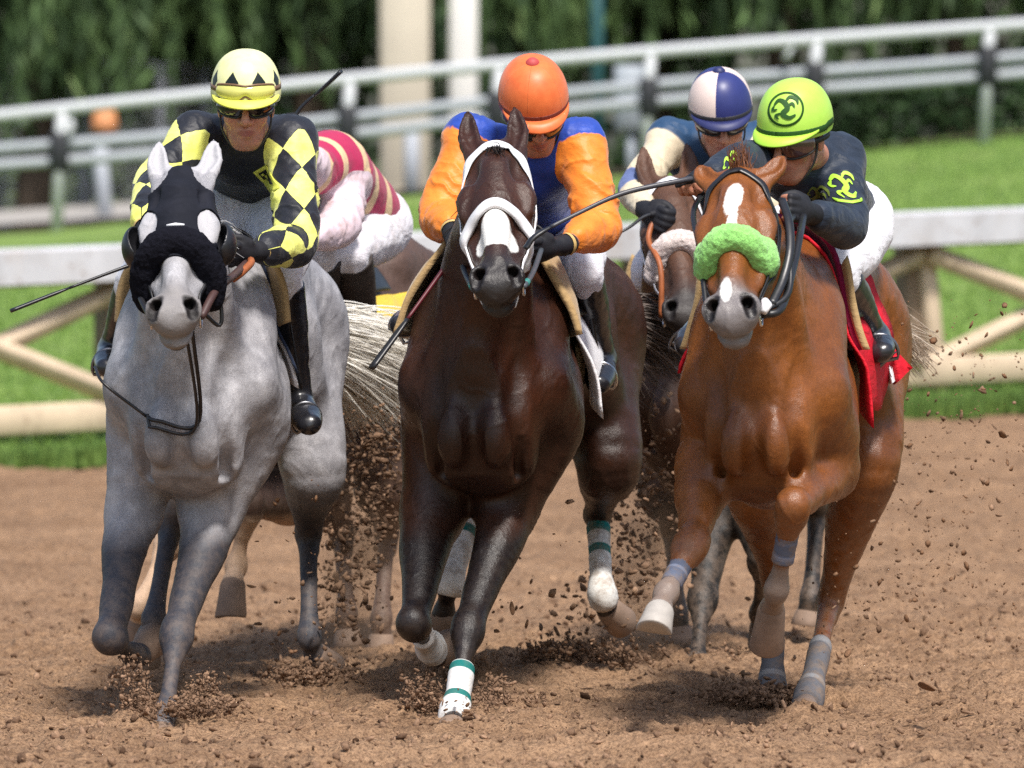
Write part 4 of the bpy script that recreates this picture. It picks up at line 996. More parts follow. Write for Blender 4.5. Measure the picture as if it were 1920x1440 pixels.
        for th in T:
            e = math.cos(th * 1.18) ** .7 if abs(th) < 1.3 else 0; e = max(e, .02)
            bx, by = a * math.sin(th) * .985, -b * math.cos(th) * .985 + .010; z0 = zc - c * .20 + .012
            fx, fy = bx * (1 + .10 * e), by - peak * k * e; z1 = z0 - .018 * e + .010 * (bx / a) ** 2
            rr.append([[bx, by, z0 + .006], [(bx + fx) / 2, (by + fy) / 2, (z0 + z1) / 2 + .009], [fx, fy, z1 + .002], [fx, fy, z1 - .003], [(bx + fx) / 2, (by + fy) / 2, (z0 + z1) / 2 + .002], [bx, by, z0 - .002]])
        m.loft(rr); v = obj('visor', np.vstack(m.V), m.F, visor or mat); s.place(v); v.parent = o; v.matrix_parent_inverse = o.matrix_basis.inverted() ; v.matrix_basis = Matrix(s.M.tolist())
        if knob:
            m = MB(); q = zc + c * .99; m.loft([[[r * math.cos(t), .004 + r * math.sin(t), q + z] for t in np.linspace(0, 6.283, 14, False)] for r, z in ((.024, -.006), (.021, .004), (.013, .012), (.004, .015))]); kn = obj('button', np.vstack(m.V), m.F, knob); kn.parent = o; kn.matrix_parent_inverse = o.matrix_basis.inverted(); kn.matrix_basis = Matrix(s.M.tolist())
        if band:
            m = MB(); z = zc - c * .20 + .020; P = [[(a + .0015) * .985 * math.sin(t), -(b + .0015) * .985 * math.cos(t) + .010, z + .006 * (math.cos(t) < 0)] for t in np.linspace(0, 6.283, 60)]
            m.loft([[np.array(q) + [0, 0, -.010], np.array(q) * [1.012, 1.012, 1] + [0, 0, -.009], np.array(q) * [1.008, 1.008, 1] + [0, 0, .010], np.array(q) + [0, 0, .012]] for q in P]); bd = obj('helmet_band', np.vstack(m.V), m.F, band); bd.parent = o; bd.matrix_parent_inverse = o.matrix_basis.inverted(); bd.matrix_basis = Matrix(s.M.tolist())
        s.helm = o
        m = MB(); h = [[sg * .080 * k, .0, .02 * k] for sg in (-1, 1)]; P = spline([h[0], [-.072 * k, -.025 * k, -.06 * k], [-.03 * k, -.055 * k, -.118 * k], [.03 * k, -.055 * k, -.118 * k], [.072 * k, -.025 * k, -.06 * k], h[1]], 6)
        m.tube(P, .0065, 6, False, flat=.5); cs = obj('chin_strap', np.vstack(m.V), m.F, M_FRAME); cs.parent = o; cs.matrix_parent_inverse = o.matrix_basis.inverted(); cs.matrix_basis = Matrix(s.M.tolist()); return s
    def goggles(s, lens=None, fr=None, z=.014, out=0., name='goggles', tall=.030, a=.082, b=.104, span=1.12, y0=.012):
        k = s.hs; T = np.linspace(-span, span, 41); top, bot = [], []
        for t in T:
            x = t / span; lo = -tall * (1 - .55 * math.exp(-(x / .16) ** 2)) * (1 - .45 * abs(x) ** 3); up = tall * .75 * (1 - .25 * abs(x) ** 4) - .004 * math.exp(-(x / .2) ** 2)
            top.append(up); bot.append(lo)
        def pt(t, zz, o): return [(a + o + out) * k * math.sin(t), -(b + o + out - .35 * abs(zz) * .3) * k * math.cos(t) + y0, (z + zz) * k]
        m = MB(); rings = [[pt(t, bot[i] + (top[i] - bot[i]) * v, .010 + .008 * math.sin(math.pi * v)) for v in np.linspace(0, 1, 7)] for i, t in enumerate(T)]; back = [[pt(t, top[i] + (bot[i] - top[i]) * v, .002) for v in np.linspace(0, 1, 3)] for i, t in enumerate(T)]
        m.loft([r + q for r, q in zip(rings, back)]); o = obj(name, np.vstack(m.V), m.F, lens or M_LENS); s.place(o)
        m = MB(); loop = [pt(t, top[i], .010) for i, t in enumerate(T)] + [pt(t, bot[i], .010) for i, t in list(enumerate(T))[::-1]]; loop.append(loop[0]); m.tube(np.array(loop), .0038 * k, 6, False); f = obj('goggle_frame', np.vstack(m.V), m.F, fr or M_FRAME); f.parent = o; f.matrix_parent_inverse = o.matrix_basis.inverted(); f.matrix_basis = Matrix(s.M.tolist())
        m = MB(); P = [[(a + .012 + out * 1.2) * k * math.sin(t), -(b + .008 + out * 1.2) * k * math.cos(t) + y0, (z + .004) * k] for t in np.linspace(span, 2 * math.pi - span, 40)]
        m.loft([[np.array(q) + [0, 0, -.008], np.array(q) * [1.02, 1.02, 1] + [0, 0, -.008], np.array(q) * [1.02, 1.02, 1] + [0, 0, .008], np.array(q) + [0, 0, .008]] for q in P]); f = obj('strap', np.vstack(m.V), m.F, fr or M_FRAME); f.parent = o; f.matrix_parent_inverse = o.matrix_basis.inverted(); f.matrix_basis = Matrix(s.M.tolist())
        return s

def patch(name, bv, c, ex, ey, outline, mat, parent, inner=None, rings=5, off=.0025, view=None):
    """a flat shape (outline in metres round c) laid on a surface as a thin raised badge"""
    ex, ey = unit(ex), unit(ey); nv = unit(np.cross(ex, ey)); O = np.asarray(outline, float); n = len(O); m = MB(); ok = []
    I = np.zeros_like(O) + O.mean(0) if inner is None else np.asarray(inner, float)
    for k in range(rings + 1):
        ring = []
        for j in range(n):
            q = I[j] + (O[j] - I[j]) * k / rings; P = c + ex * q[0] + ey * q[1]; h, nn, _, _ = bv.ray_cast(Vector(P + nv * .15), Vector(-nv))
            ring.append((np.array(h) + np.array(nn) * off) if h is not None else P)
        ok.append(ring)
    ok.append([np.array(a) - nv * .006 for a in ok[-1]]); m.loft(ok, False); return m.build(name, mat, parent, True)
def ribbon2d(pts, w, n=6):
    P = spline(np.array([[*p, 0] for p in pts]), n)[:, :2]; T = np.gradient(P, axis=0); T /= np.linalg.norm(T, axis=1)[:, None]; Nn = np.stack([-T[:, 1], T[:, 0]], 1); ww = (w * np.sin(np.linspace(.35, math.pi - .35, len(P))))[:, None] / 2
    return P + Nn * ww, P - Nn * ww
def whip(label, pts, r=.006, popper=.2, mat=None, flap=None, hand=.0):
    P = spline([U(*p) for p in pts], 12); L = np.r_[0, np.cumsum(np.linalg.norm(np.diff(P, axis=0), axis=1))]; tot = L[-1]
    o = empty('riding_whip', P[0]); tag(o, label, 'whip', 'riding whips')
    i = np.searchsorted(L, tot - popper); m = MB(); m.tube(P[:i + 1], np.linspace(r * 1.35, r * .8, i + 1), 8); m.build('shaft', mat or M_LEATHER, o)
    q = P[i:]; m = MB(); m.tube(q, np.interp(np.linspace(0, 1, len(q)), [0, .2, 1], [r * 1.2, r * 2.0, r * 2.2]), 8, flat=.55); m.build('popper', flap or M_LEATHER, o)
    m = MB(); j = max(2, int(.18 * len(P))); m.tube(P[:j], r * 1.9, 8); m.build('grip', M_GLOVE, o); return o
def plain_helmet(name, fn): n = N(name); return fn(n, n.co())
# ------------------------------------------------------------------ the dark bay in the middle
M_BAY = coat_mat('dark_bay_coat', (.019, .0065, .0035), (.056, .018, .008), (.010, .006, .006), (.022, .018, .018), .31)
bay = Horse('racehorse', math.radians(8.2), (895, 800), 28.45, (926, 272, 28.08), (930, 530, 27.62), 0., wid=.78, hs=1.04, ears=((-.022, .0), (.0, .0)))
def bay_blaze(x, l):
    return np.minimum(np.hypot(x / 1.2, (l - .39) / 1.0) - .052, np.hypot(x * 1.0, (l - .35) * .8) - .044)
bay.build_body(M_BAY,
    J(0, (812, 962, 28.72, .103), (776, 1170, 28.35), (806, 1215, 28.60), (818, 1228, 28.70), (835, 1218, 28.78)),
    J(0, (952, 950, 28.72, .098), (878, 1178, 28.35), (854, 1330, 28.15), (849, 1358, 28.07), (846, 1388, 28.02)),
    J(0, (930, 850, 29.6, .12), (893, 935, 29.75), (842, 1098, 29.45), (832, 1150, 29.5), (838, 1205, 29.6)),
    J(0, (1140, 860, 29.85, .125), (1120, 965, 30.15), (1128, 1108, 29.95), (1138, 1138, 29.98), (1160, 1158, 30.06)),
    bay_blaze, .08)
for i in range(4): bay.hoof(i, M_HOOF)
tag(bay.body, 'dark bay horse in the middle with a white bridle and white teal banded leg bandages', 'horse')

bridle(bay, M_WSTRAP, w=.036)
M_BAND = band_mat('white_teal_bandage', (.78, .77, .76), (.012, .16, .15), [(.18, .29), (.66, .77)], .25)
M_BAND2 = band_mat('white_teal_hind_bandage', (.74, .72, .70), (.012, .16, .15), [(.06, .155), (.36, .45)], .5)
bay.bandage('fr', .46, 1.22, .031, band_mat('white_teal_low_bandage', (.78, .77, .76), (.012, .16, .15), [(.47, .56), (.82, .91)], .15), .010)
bay.bandage('fl', .55, 1.25, .029, band_mat('white_low_bandage', (.7, .68, .66), (.6, .6, .6), [], .5), .009)
bay.bandage('hl', .10, 1.06, .033, M_BAND2); bay.bandage('hr', .14, 1.12, .032, band_mat('white_teal_worn_bandage', (.72, .70, .67), (.012, .16, .15), [(.15, .27), (.44, .54)], .6))
drape(bay, 'saddle_cloth', .50, 1.02, -1.75, 2.15, .016, M_WCLOTH, flare=lambda u, ph: .055 * max(0, abs(ph) - .9) * (1 - u * .3), wave=.008)
drape(bay, 'saddle', .50, .95, -1.12, 1.12, .035, M_LEATHER, flare=lambda u, ph: .035 * math.exp(-((u - .1) / .15) ** 2) * math.exp(-(ph / .5) ** 2) + .03 * math.exp(-((u - 1) / .2) ** 2))
for sg in (-1, 1):
    drape(bay, 'saddle_flap', .24, .62, sg * .38, sg * 1.38, .03, M_BUFF, flare=lambda u, ph: .025 * (1 - u) ** 2, npn=20, thick=.02)
    drape(bay, 'girth', .68, .80, sg * 1.5, sg * 3.1, .02, M_GIRTH, nb=6, npn=24)
bay.hair('tail', [bay.W(.0, 1.86, 1.25), bay.W(.06, 1.84, 1.2)], [U(1300, 612, 30.36), U(1306, 640, 30.36), U(1285, 672, 30.38), U(1230, 712, 30.4)], hair_mat('dark_tail_hair', (.03, .022, .018), (.22, .17, .145)), 420, .0035, .035, .05, .035, 3, 12)
bay.hair('mane', [bay.H(0, .0, -.14), bay.W(0, .12, 1.52), bay.W(0, .42, 1.53)], [bay.H(-.10, .10, -.22), bay.W(-.1, .25, 1.46), bay.W(-.12, .5, 1.46)], hair_mat('dark_mane_hair', (.010, .008, .007), (.05, .035, .028)), 260, .003, .03, .05, .03, 4)
bay.hair('forelock', [bay.H(-.03, -.02, -.06), bay.H(.03, -.02, -.06)], [bay.H(-.02, .05, .02), bay.H(.035, .04, .02)], bpy.data.materials['dark_mane_hair'], 50, .003, .012, .012, .012, 5)

# ------------------------------------------------------------------ the grey on the left
M_GRAYC = coat_mat('dappled_grey_coat', (.22, .215, .235), (.49, .48, .505), (.038, .038, .048), (.21, .195, .195), .5, .5, 1., (.40, .39, .41))
def gray_leg(s, V):
    z = V[:, 2]; q = V - s.O; b = q @ s.Bv
    return np.where(b > .85, (1 - sstep(.22, 1.0, z)) * 1.15, (1 - sstep(.26, .80, z)) * 1.25 * (.50 + .50 * sstep(.0, .30, z + .10 * (q @ s.L < -.1))))
gray = Horse('racehorse', math.radians(5.6), (346, 800), 28.4, (338, 322, 28.02), (322, 590, 27.56), 0., wid=.79, hs=1.05, el=.84, ears=((-.015, .0), (.03, .0)))
gray.build_body(M_GRAYC,
    J(0, (250, 965, 28.68, .088), (207, 1195, 28.28), (250, 1228, 28.56), (264, 1226, 28.66), (282, 1208, 28.74)),
    J(0, (395, 965, 28.68, .096), (332, 1188, 28.32), (311, 1338, 28.12), (305, 1366, 28.03), (301, 1396, 28.0)),
    J(0, (380, 880, 29.5, .12), (320, 985, 29.6), (288, 1160, 29.35), (279, 1190, 29.42), (272, 1240, 29.45)),
    J(0, (585, 870, 29.8, .125), (578, 1000, 30.05), (580, 1192, 29.85), (590, 1226, 29.88), (615, 1246, 29.95)),
    lambda x, l: np.minimum(np.hypot((np.abs(x) - .088) / 1., (l - .20) / 1.5) - .062, l + .03), .3, gray_leg)
for i in range(4): gray.hoof(i, M_HOOF)
tag(gray.body, 'dappled grey horse in a black blinker hood with black shadow roll, on the left', 'horse')

# ------------------------------------------------------------------ the chestnut on the right
M_CHEST = coat_mat('bright_chestnut_coat', (.125, .038, .008), (.275, .088, .018), (.20, .165, .145), (.17, .15, .15), .26, 0., .85)
chest = Horse('racehorse', math.radians(8.4), (1420, 800), 27.65, (1379, 322, 27.3), (1367, 588, 26.86), 0., wid=.71, hs=1.05, hroll=math.radians(4), el=.46, ears=((-.06, -.01), (.07, .0)))
def star(x, l):
    x = x - .015 + .13 * np.clip(l - .08, 0, .2)
    a = np.hypot((x + .006) / 1., (l - .14) / 2.6) - .026; b = np.hypot((x - .004) / 1., (l - .235) / 5.) - .014; c = np.hypot((x + .002) / 1., (l - .50) / 2.4) - .018
    return np.minimum(np.minimum(a, b), c)
chest.build_body(M_CHEST,
    J(0, (1330, 880, 27.9, .103), (1296, 1022, 27.45), (1249, 1112, 27.30), (1238, 1142, 27.22), (1226, 1192, 27.16)),
    J(0, (1556, 885, 28.0, .086), (1486, 955, 27.55), (1456, 1105, 27.68), (1447, 1140, 27.82), (1440, 1205, 27.9)),
    J(0, (1420, 900, 28.8, .12), (1452, 1085, 29.2), (1447, 1285, 29.0), (1446, 1308, 28.97), (1444, 1340, 28.95)),
    J(0, (1625, 860, 29.0, .125), (1556, 1130, 29.25), (1518, 1300, 28.75), (1510, 1325, 28.65), (1504, 1360, 28.6)),
    star, .5, lambda s, V: 1 - sstep(.04, .15, np.min([np.linalg.norm(V - q, axis=1) for k in ('fl', 'fr', 'hl', 'hr') for q in (s.jt[k][2][0], s.jt[k][3])], 0)))
chest.hair('forelock', [chest.H(-.02, .0, -.06), chest.H(.03, .0, -.06)], [U(1376, 284, 27.32), U(1388, 272, 27.35), U(1402, 290, 27.36)], hair_mat('chestnut_hair', (.09, .03, .012), (.24, .09, .035)), 80, .0022, .010, .0, .014, 22, 8)
chest.hair('mane', [chest.H(0, .0, -.16), chest.W(0, .12, 1.50), chest.W(0, .42, 1.53)], [chest.H(-.10, .08, -.22), chest.W(-.12, .25, 1.45), chest.W(-.12, .5, 1.46)], bpy.data.materials['chestnut_hair'], 180, .003, .03, .05, .03, 23)
for i in range(4): chest.hoof(i, M_HOOFW if i == 0 else M_HOOF)
tag(chest.body, 'bright chestnut horse with a white star and lime green fleece shadow roll, on the right', 'horse')

# ------------------------------------------------------------------ the two horses of the second row
M_DBAY = coat_mat('brown_bay_coat', (.055, .025, .015), (.125, .055, .029), (.010, .008, .007), (.028, .022, .020), .45)
rear = Horse('racehorse', math.radians(7), (1290, 800), 31.0, (1256, 340, 30.5), (1290, 590, 30.05), 0., res=.008, wid=.85, hs=1.0, hroll=math.radians(-5), ears=((-.01, .0), (.02, .0)))
rear.build_body(M_DBAY,
    J(0, (1345, 950, 31.3, .10), (1318, 1120, 31.05), (1306, 1240, 30.85), (1304, 1262, 30.8), (1302, 1292, 30.78)),
    J(0, (1400, 940, 31.3, .10), (1430, 1050, 30.95), (1425, 1150, 31.2), (1428, 1170, 31.3), (1432, 1200, 31.35)),
    J(0, (1250, 900, 32.1, .12), (1260, 990, 32.4), (1270, 1150, 32.2), (1272, 1175, 32.2), (1275, 1205, 32.2)),
    J(0, (1500, 880, 32.2, .12), (1532, 955, 32.5), (1520, 1120, 32.3), (1515, 1145, 32.3), (1512, 1172, 32.3)),
    None, .4)
for i in range(4): rear.hoof(i, M_HOOF)
tag(rear.body, 'brown bay horse with a white fleece noseband in the second row, partly behind the chestnut', 'horse')
M_FLAX = coat_mat('liver_brown_coat', (.060, .034, .026), (.11, .062, .045), (.60, .40, .26), (.05, .04, .04), .5)
hind_ = Horse('racehorse', math.radians(15), (470, 800), 31.1, (445, 395, 30.75), (428, 640, 30.3), 0., res=.008, wid=.85, hs=1.0)
hind_.build_body(M_FLAX,
    J(0, (400, 930, 31.3, .10), (322, 1010, 31.0), (262, 1135, 30.9), (262, 1160, 30.95), (262, 1195, 31.0)),
    J(0, (540, 930, 31.3, .10), (465, 950, 30.9), (443, 1062, 30.95), (437, 1092, 30.9), (436, 1160, 30.88)),
    J(0, (600, 900, 32.2, .12), (640, 1000, 32.4), (650, 1150, 32.2), (652, 1180, 32.2), (655, 1210, 32.2)),
    J(0, (720, 890, 32.4, .12), (725, 1000, 32.6), (715, 1160, 32.4), (715, 1190, 32.4), (715, 1220, 32.4)),
    None, .4, lambda s, V: (1 - sstep(.44, .60, V[:, 2])) * ((V - s.O) @ s.Bv < .8))
for i in range(4): hind_.hoof(i, M_HOOF)
tag(hind_.body, 'brown horse with pale stockinged forelegs and yellow cloth, mostly hidden behind the grey', 'horse')
# ------------------------------------------------------------------ rider of the bay: orange and blue
def silks_orange():
    n = N('orange_and_blue_silks'); p = n.co(); e = n.math('ADD', n.attr('slv'), n.math('MULTIPLY', n.math('SUBTRACT', n.noise(p, 16, 3), .5), .05))
    a = n.noise(n.map(p, (1, 1, 1.6)), 12, 4); b = n.noise(p, 260, 2)
    org = n.mix(n.ramp(a, [(.3, 0.), (.7, 1.)]), (.70, .185, .016), (.82, .25, .03)); blu = n.mix(n.ramp(a, [(.3, 0.), (.7, 1.)]), (.012, .04, .26), (.018, .065, .40))
    return n.done(n.mix(n.step(e, .015, .003), blu, org), .5, .35, n.bump(n.math('ADD', a, n.math('MULTIPLY', b, .06)), .35, .02), Sheen_Weight=.15)
def cap_orange(n, p):
    x = n.node('SeparateXYZ', 0, Vector=p); y = n.node('SeparateXYZ', 1, Vector=p); an = n.math('ARCTAN2', x, n.math('MULTIPLY', y, -1.)); seg = n.math('FRACT', n.math('MULTIPLY', n.math('ADD', an, 3.1416 + .30), 6 / 6.2832))
    seam = n.math('ABSOLUTE', n.math('SUBTRACT', seg, .5)); a = n.noise(p, 30, 4)
    c = n.mix(n.ramp(a, [(.3, 0.), (.7, 1.)]), (.66, .125, .030), (.78, .17, .045))
    return n.done(c, .45, .4, n.bump(n.math('ADD', n.math('MULTIPLY', n.step(seam, .485, .01), .6), n.math('MULTIPLY', a, .12)), .4, .006), Sheen_Weight=.1)
j2 = Rider(dict(head=(1002, 212, 28.85), neck=(1000, 285, 29.0), chest=(985, 315, 29.1), waist=(995, 385, 29.4), pelvis=(1005, 425, 29.65),
    sl=(880, 262, 29.0), sr=(1088, 268, 29.0), el=(828, 405, 28.85), er=(1122, 425, 28.85), wl=(848, 432, 28.65), hl=(858, 470, 28.52), wr=(1062, 458, 28.62), hr=(1015, 468, 28.52),
    hipl=(935, 440, 29.55), hipr=(1075, 440, 29.55), kl=(850, 505, 29.15), kr=(1092, 505, 29.2), al=(790, 590, 29.45), ar=(1128, 665, 29.5), tl=(752, 612, 29.25), tr=(1122, 720, 29.32)), (10, 31, 7))
j2.body('jockey in orange sleeves and blue vest with an orange cap riding the dark bay', grips=dict(l=arr(.3, -.2, .9), r=arr(.2, -.4, .9)))
j2.jacket(silks_orange(), arm=(.082, .076, .066, .048), fold=1.2, cuff=.70); j2.breeches(M_BREECH); j2.boots(); j2.gloves()
M_CAPO = plain_helmet('orange_cap_cover', cap_orange)
j2.helmet(M_CAPO, None, .04, simple('red_button', (.45, .06, .06), .6), simple('dark_red_band', (.16, .03, .02), .5)); j2.goggles(z=-.004, tall=.036)
# ------------------------------------------------------------------ rider of the grey: black and yellow diamonds
def silks_diamond():
    n = N('black_silks_with_yellow_diamonds'); p = n.co(); ar = n.attr('arm', True); cx = n.node('SeparateXYZ', 0, Vector=ar); cy = n.node('SeparateXYZ', 1, Vector=ar)
    u = n.math('MULTIPLY', n.math('ARCTAN2', cy, cx), 4 / 6.2832); v = n.math('DIVIDE', n.attr('slv'), .155)
    A = n.math('FLOOR', n.math('ADD', n.math('ADD', u, v), 40.25)); B_ = n.math('FLOOR', n.math('ADD', n.math('SUBTRACT', u, v), 40.25)); par = n.math('MODULO', n.math('ADD', A, B_), 2.)
    k = n.math('MULTIPLY', n.math('GREATER_THAN', par, .5), n.math('GREATER_THAN', n.attr('slv'), .012))
    a = n.noise(n.map(p, (1, 1, 1.6)), 12, 4); b = n.noise(p, 260, 2)
    yel = n.mix(n.ramp(a, [(.3, 0.), (.7, 1.)]), (.70, .72, .12), (.82, .84, .26)); blk = n.mix(n.ramp(a, [(.3, 0.), (.7, 1.)]), (.008, .009, .014), (.016, .018, .028))
    return n.done(n.mix(k, blk, yel), .5, .3, n.bump(n.math('ADD', a, n.math('MULTIPLY', b, .06)), .35, .02), Sheen_Weight=.1)
def cap_diamond(n, p):
    x, y, z = [n.node('SeparateXYZ', i, Vector=p) for i in range(3)]; an = n.math('ARCTAN2', x, n.math('MULTIPLY', y, -1.)); f = n.math('ABSOLUTE', n.math('SUBTRACT', n.math('FRACT', n.math('MULTIPLY', n.math('ADD', an, 6.2832), 8 / 6.2832)), .5))
    d = n.math('ADD', n.math('DIVIDE', f, .27), n.math('DIVIDE', n.math('ABSOLUTE', n.math('SUBTRACT', z, .098)), .034)); a = n.noise(p, 30, 4)
    c = n.mix(n.ramp(a, [(.3, 0.), (.7, 1.)]), (.70, .70, .33), (.78, .78, .43))
    return n.done(n.mix(n.step(d, 1., .03), (.010, .016, .014), c), .4, .4, n.bump(a, .12, .004))
M_YEL = simple('yellow_cloth', (.74, .76, .12), .5, .35)
M_BLKC = simple('black_cloth', (.012, .013, .018), .6, .3)
j1 = Rider(dict(head=(461, 203, 28.75), neck=(467, 262, 28.98), chest=(465, 282, 29.08), waist=(468, 335, 29.3), pelvis=(470, 385, 29.5),
    sl=(366, 258, 28.95), sr=(548, 264, 28.95), el=(296, 345, 28.8), er=(556, 455, 28.72), wl=(272, 425, 28.5), hl=(288, 470, 28.36), wr=(494, 470, 28.5), hr=(450, 476, 28.42),
    hipl=(418, 405, 29.3), hipr=(528, 405, 29.3), kl=(258, 520, 29.0), kr=(530, 512, 28.95), al=(212, 650, 29.25), ar=(560, 742, 29.15), tl=(203, 690, 29.05), tr=(580, 796, 28.92)), (1, 9, 0))
j1.body('jockey in black silks with yellow diamond sleeves and pale yellow helmet riding the grey', grips=dict(l=arr(.5, -.2, .7), r=arr(.25, -.4, .9)))
j1.jacket(silks_diamond(), arm=(.082, .074, .068, .054), tor=(.118, .105, .10), cuff=.9, hem=.2); j1.breeches(M_BREECH, .108); j1.boots(); j1.gloves()
j1.helmet(plain_helmet('yellow_cap_with_black_diamonds', cap_diamond), M_YEL, .038, None, None); j1.goggles()
M_CLEAR = N('amber_clear_lens').done((.62, .60, .16), .12, .5, Coat_Weight=.4)
j1.goggles(M_CLEAR, simple('bronze_frame', (.16, .09, .05), .4), z=.066, name='spare_goggles', a=.094, b=.118, span=.95, y0=.010)
dia = lambda w, h: [(0, h), (w * .33, h * .67), (w * .67, h * .33), (w, 0), (w * .67, -h * .33), (w * .33, -h * .67), (0, -h), (-w * .33, -h * .67), (-w * .67, -h * .33), (-w, 0), (-w * .67, h * .33), (-w * .33, h * .67)]
bc = U(499, 334, 28.9); patch('chest_badge', j1.jb, bc, arr(1, .1, -.1), arr(.1, -.2, 1), dia(.038, .040), M_YEL, j1.o)
patch('badge_diamond', j1.jb, bc, arr(1, .1, -.1), arr(.1, -.2, 1), dia(.021, .023), M_BLKC, j1.o, off=.005)
for q in ((-.006, .002, .006), (.006, -.004, .005)): patch('badge_mark', j1.jb, bc + arr(q[0], 0, q[1]), arr(1, .1, -.1), arr(.1, -.2, 1), dia(.007, .006), M_YEL, j1.o, off=.0075, rings=3)

# ------------------------------------------------------------------ rider of the chestnut: navy and lime
M_NAVY = cloth_mat('navy_silks', (.010, .017, .032), (.018, .028, .050), .55, .3, .4, sheen=.1)
M_LIME = simple('lime_green_cloth', (.38, .68, .06), .5, .35, .06)
M_DKG = simple('dark_green_print', (.02, .075, .012), .6, .3)
j3 = Rider(dict(head=(1490, 262, 27.98), neck=(1528, 298, 28.2), chest=(1528, 330, 28.28), waist=(1558, 380, 28.6), pelvis=(1586, 412, 28.88),
    sl=(1452, 305, 28.12), sr=(1572, 300, 28.3), el=(1388, 308, 27.82), er=(1588, 425, 27.98), wl=(1336, 332, 27.66), hl=(1304, 336, 27.58), wr=(1530, 404, 27.76), hr=(1500, 393, 27.66),
    hipl=(1500, 430, 28.7), hipr=(1612, 428, 28.75), kl=(1405, 520, 28.3), kr=(1572, 512, 28.35), al=(1310, 622, 28.75), ar=(1640, 628, 28.75), tl=(1286, 650, 28.6), tr=(1652, 660, 28.55)), (-30, 15, -4), 1.06)
j3.body('jockey in navy silks with lime emblems and a lime green helmet riding the chestnut', grips=dict(l=arr(1, -.2, .25), r=arr(-.3, -.5, .8)))
j3.jacket(M_NAVY, arm=(.084, .070, .062, .050), tor=(.12, .11, .11), cuff=.92, fold=.8); j3.breeches(M_BREECH, .10); j3.boots(); j3.gloves(half='lr', cuff=False)
j3.helmet(plain_helmet('lime_cap', lambda n, p: n.done(n.mix(n.noise(p, 30, 4), (.36, .62, .07), (.46, .74, .11)), .38, .45, n.bump(n.noise(p, 60, 3), .08, .003))), M_LIME, .042, None, M_DKG); j3.goggles(N('mirror_lens').done((.10, .045, .038), .08, .8, Coat_Weight=.8), M_FRAME, z=.006, tall=.040)
hv = [v.co for v in j3.helm.data.vertices]; MW = Matrix(j3.M.tolist()); hb = BVHTree.FromPolygons([MW @ v for v in hv], [tuple(f.vertices) for f in j3.helm.data.polygons])
ec = U(1474, 203, 27.85); exr = arr(1, 0, -.05); eyr = arr(.05, .35, 1); circ = lambda r, n=40, ax=1., ay=1.: [(r * ax * math.cos(t), r * ay * math.sin(t)) for t in np.linspace(0, 2 * math.pi, n, False)]
def emblem(bv, c, ex, ey, k, ink, parent, ring=True):
    """a coiled winged creature in a ring"""
    if ring: patch('emblem_ring', bv, c, ex, ey, circ(.055 * k), ink, parent, inner=circ(.049 * k), rings=1)
    for i, (pts, w) in enumerate((([(-.036, .012), (-.022, .026), (-.004, .016), (.004, -.002), (-.010, -.018), (.010, -.030), (.030, -.020)], .016), ([(-.004, .018), (.010, .036), (.030, .030), (.036, .014)], .011), ([(-.034, .012), (-.040, -.004), (-.026, -.004)], .008), ([(.002, .004), (.018, .014), (.026, .002)], .009), ([(-.012, -.016), (-.030, -.022), (-.020, -.034)], .008))):
        a, b = ribbon2d([(x * k, y * k) for x, y in pts], w * k); m = MB(); rows = []
        ex_, ey_ = unit(ex), unit(ey); nv = unit(np.cross(ex_, ey_))
        for t in np.linspace(0, 1, 4):
            row = []
            for p0, p1 in zip(a, b):
                q = p0 + (p1 - p0) * t; P = c + ex_ * q[0] + ey_ * q[1]; h_, n_, _, _ = bv.ray_cast(Vector(P + nv * .15), Vector(-nv)); row.append(np.array(h_) + np.array(n_) * (.003 + .0001 * i) if h_ is not None else P)
            rows.append(row)
        n = len(a); G = np.array(rows); m.V.append(G.reshape(-1, 3)); m.F += [[r * n + j, r * n + j + 1, (r + 1) * n + j + 1, (r + 1) * n + j] for r in range(3) for j in range(n - 1)]; m.build('emblem_mark', ink, parent)
emblem(hb, ec, exr, eyr, 1.0, M_DKG, j3.helm)
sc_ = U(1595, 352, 28.0); emblem(j3.jb, sc_, arr(1, .25, 0), arr(0, -.1, 1), .95, M_LIME, j3.j, False)
patch('sleeve_band', j3.jb, sc_ + arr(0, 0, -.040), arr(1, .25, 0), arr(0, -.1, 1), [(-.045, -.004), (0, -.009), (.045, -.004), (.045, .004), (0, -.001), (-.045, .004)], M_LIME, j3.j)
emblem(j3.jb, U(1535, 368, 28.1), arr(1, .1, -.2), arr(.1, -.1, 1), .8, simple('olive_print', (.12, .16, .03), .6), j3.j, False)
emblem(j3.jb, U(1366, 298, 27.75), arr(1, 0, .2), arr(0, -.2, 1), .62, M_LIME, j3.j, False)
patch('back_number', j3.jb, U(1585, 238, 28.55), arr(1, 0, -.35), arr(0, 1, .1), [(-.05, -.03), (.05, -.03), (.05, .03), (-.05, .03)], M_LIME, j3.j)

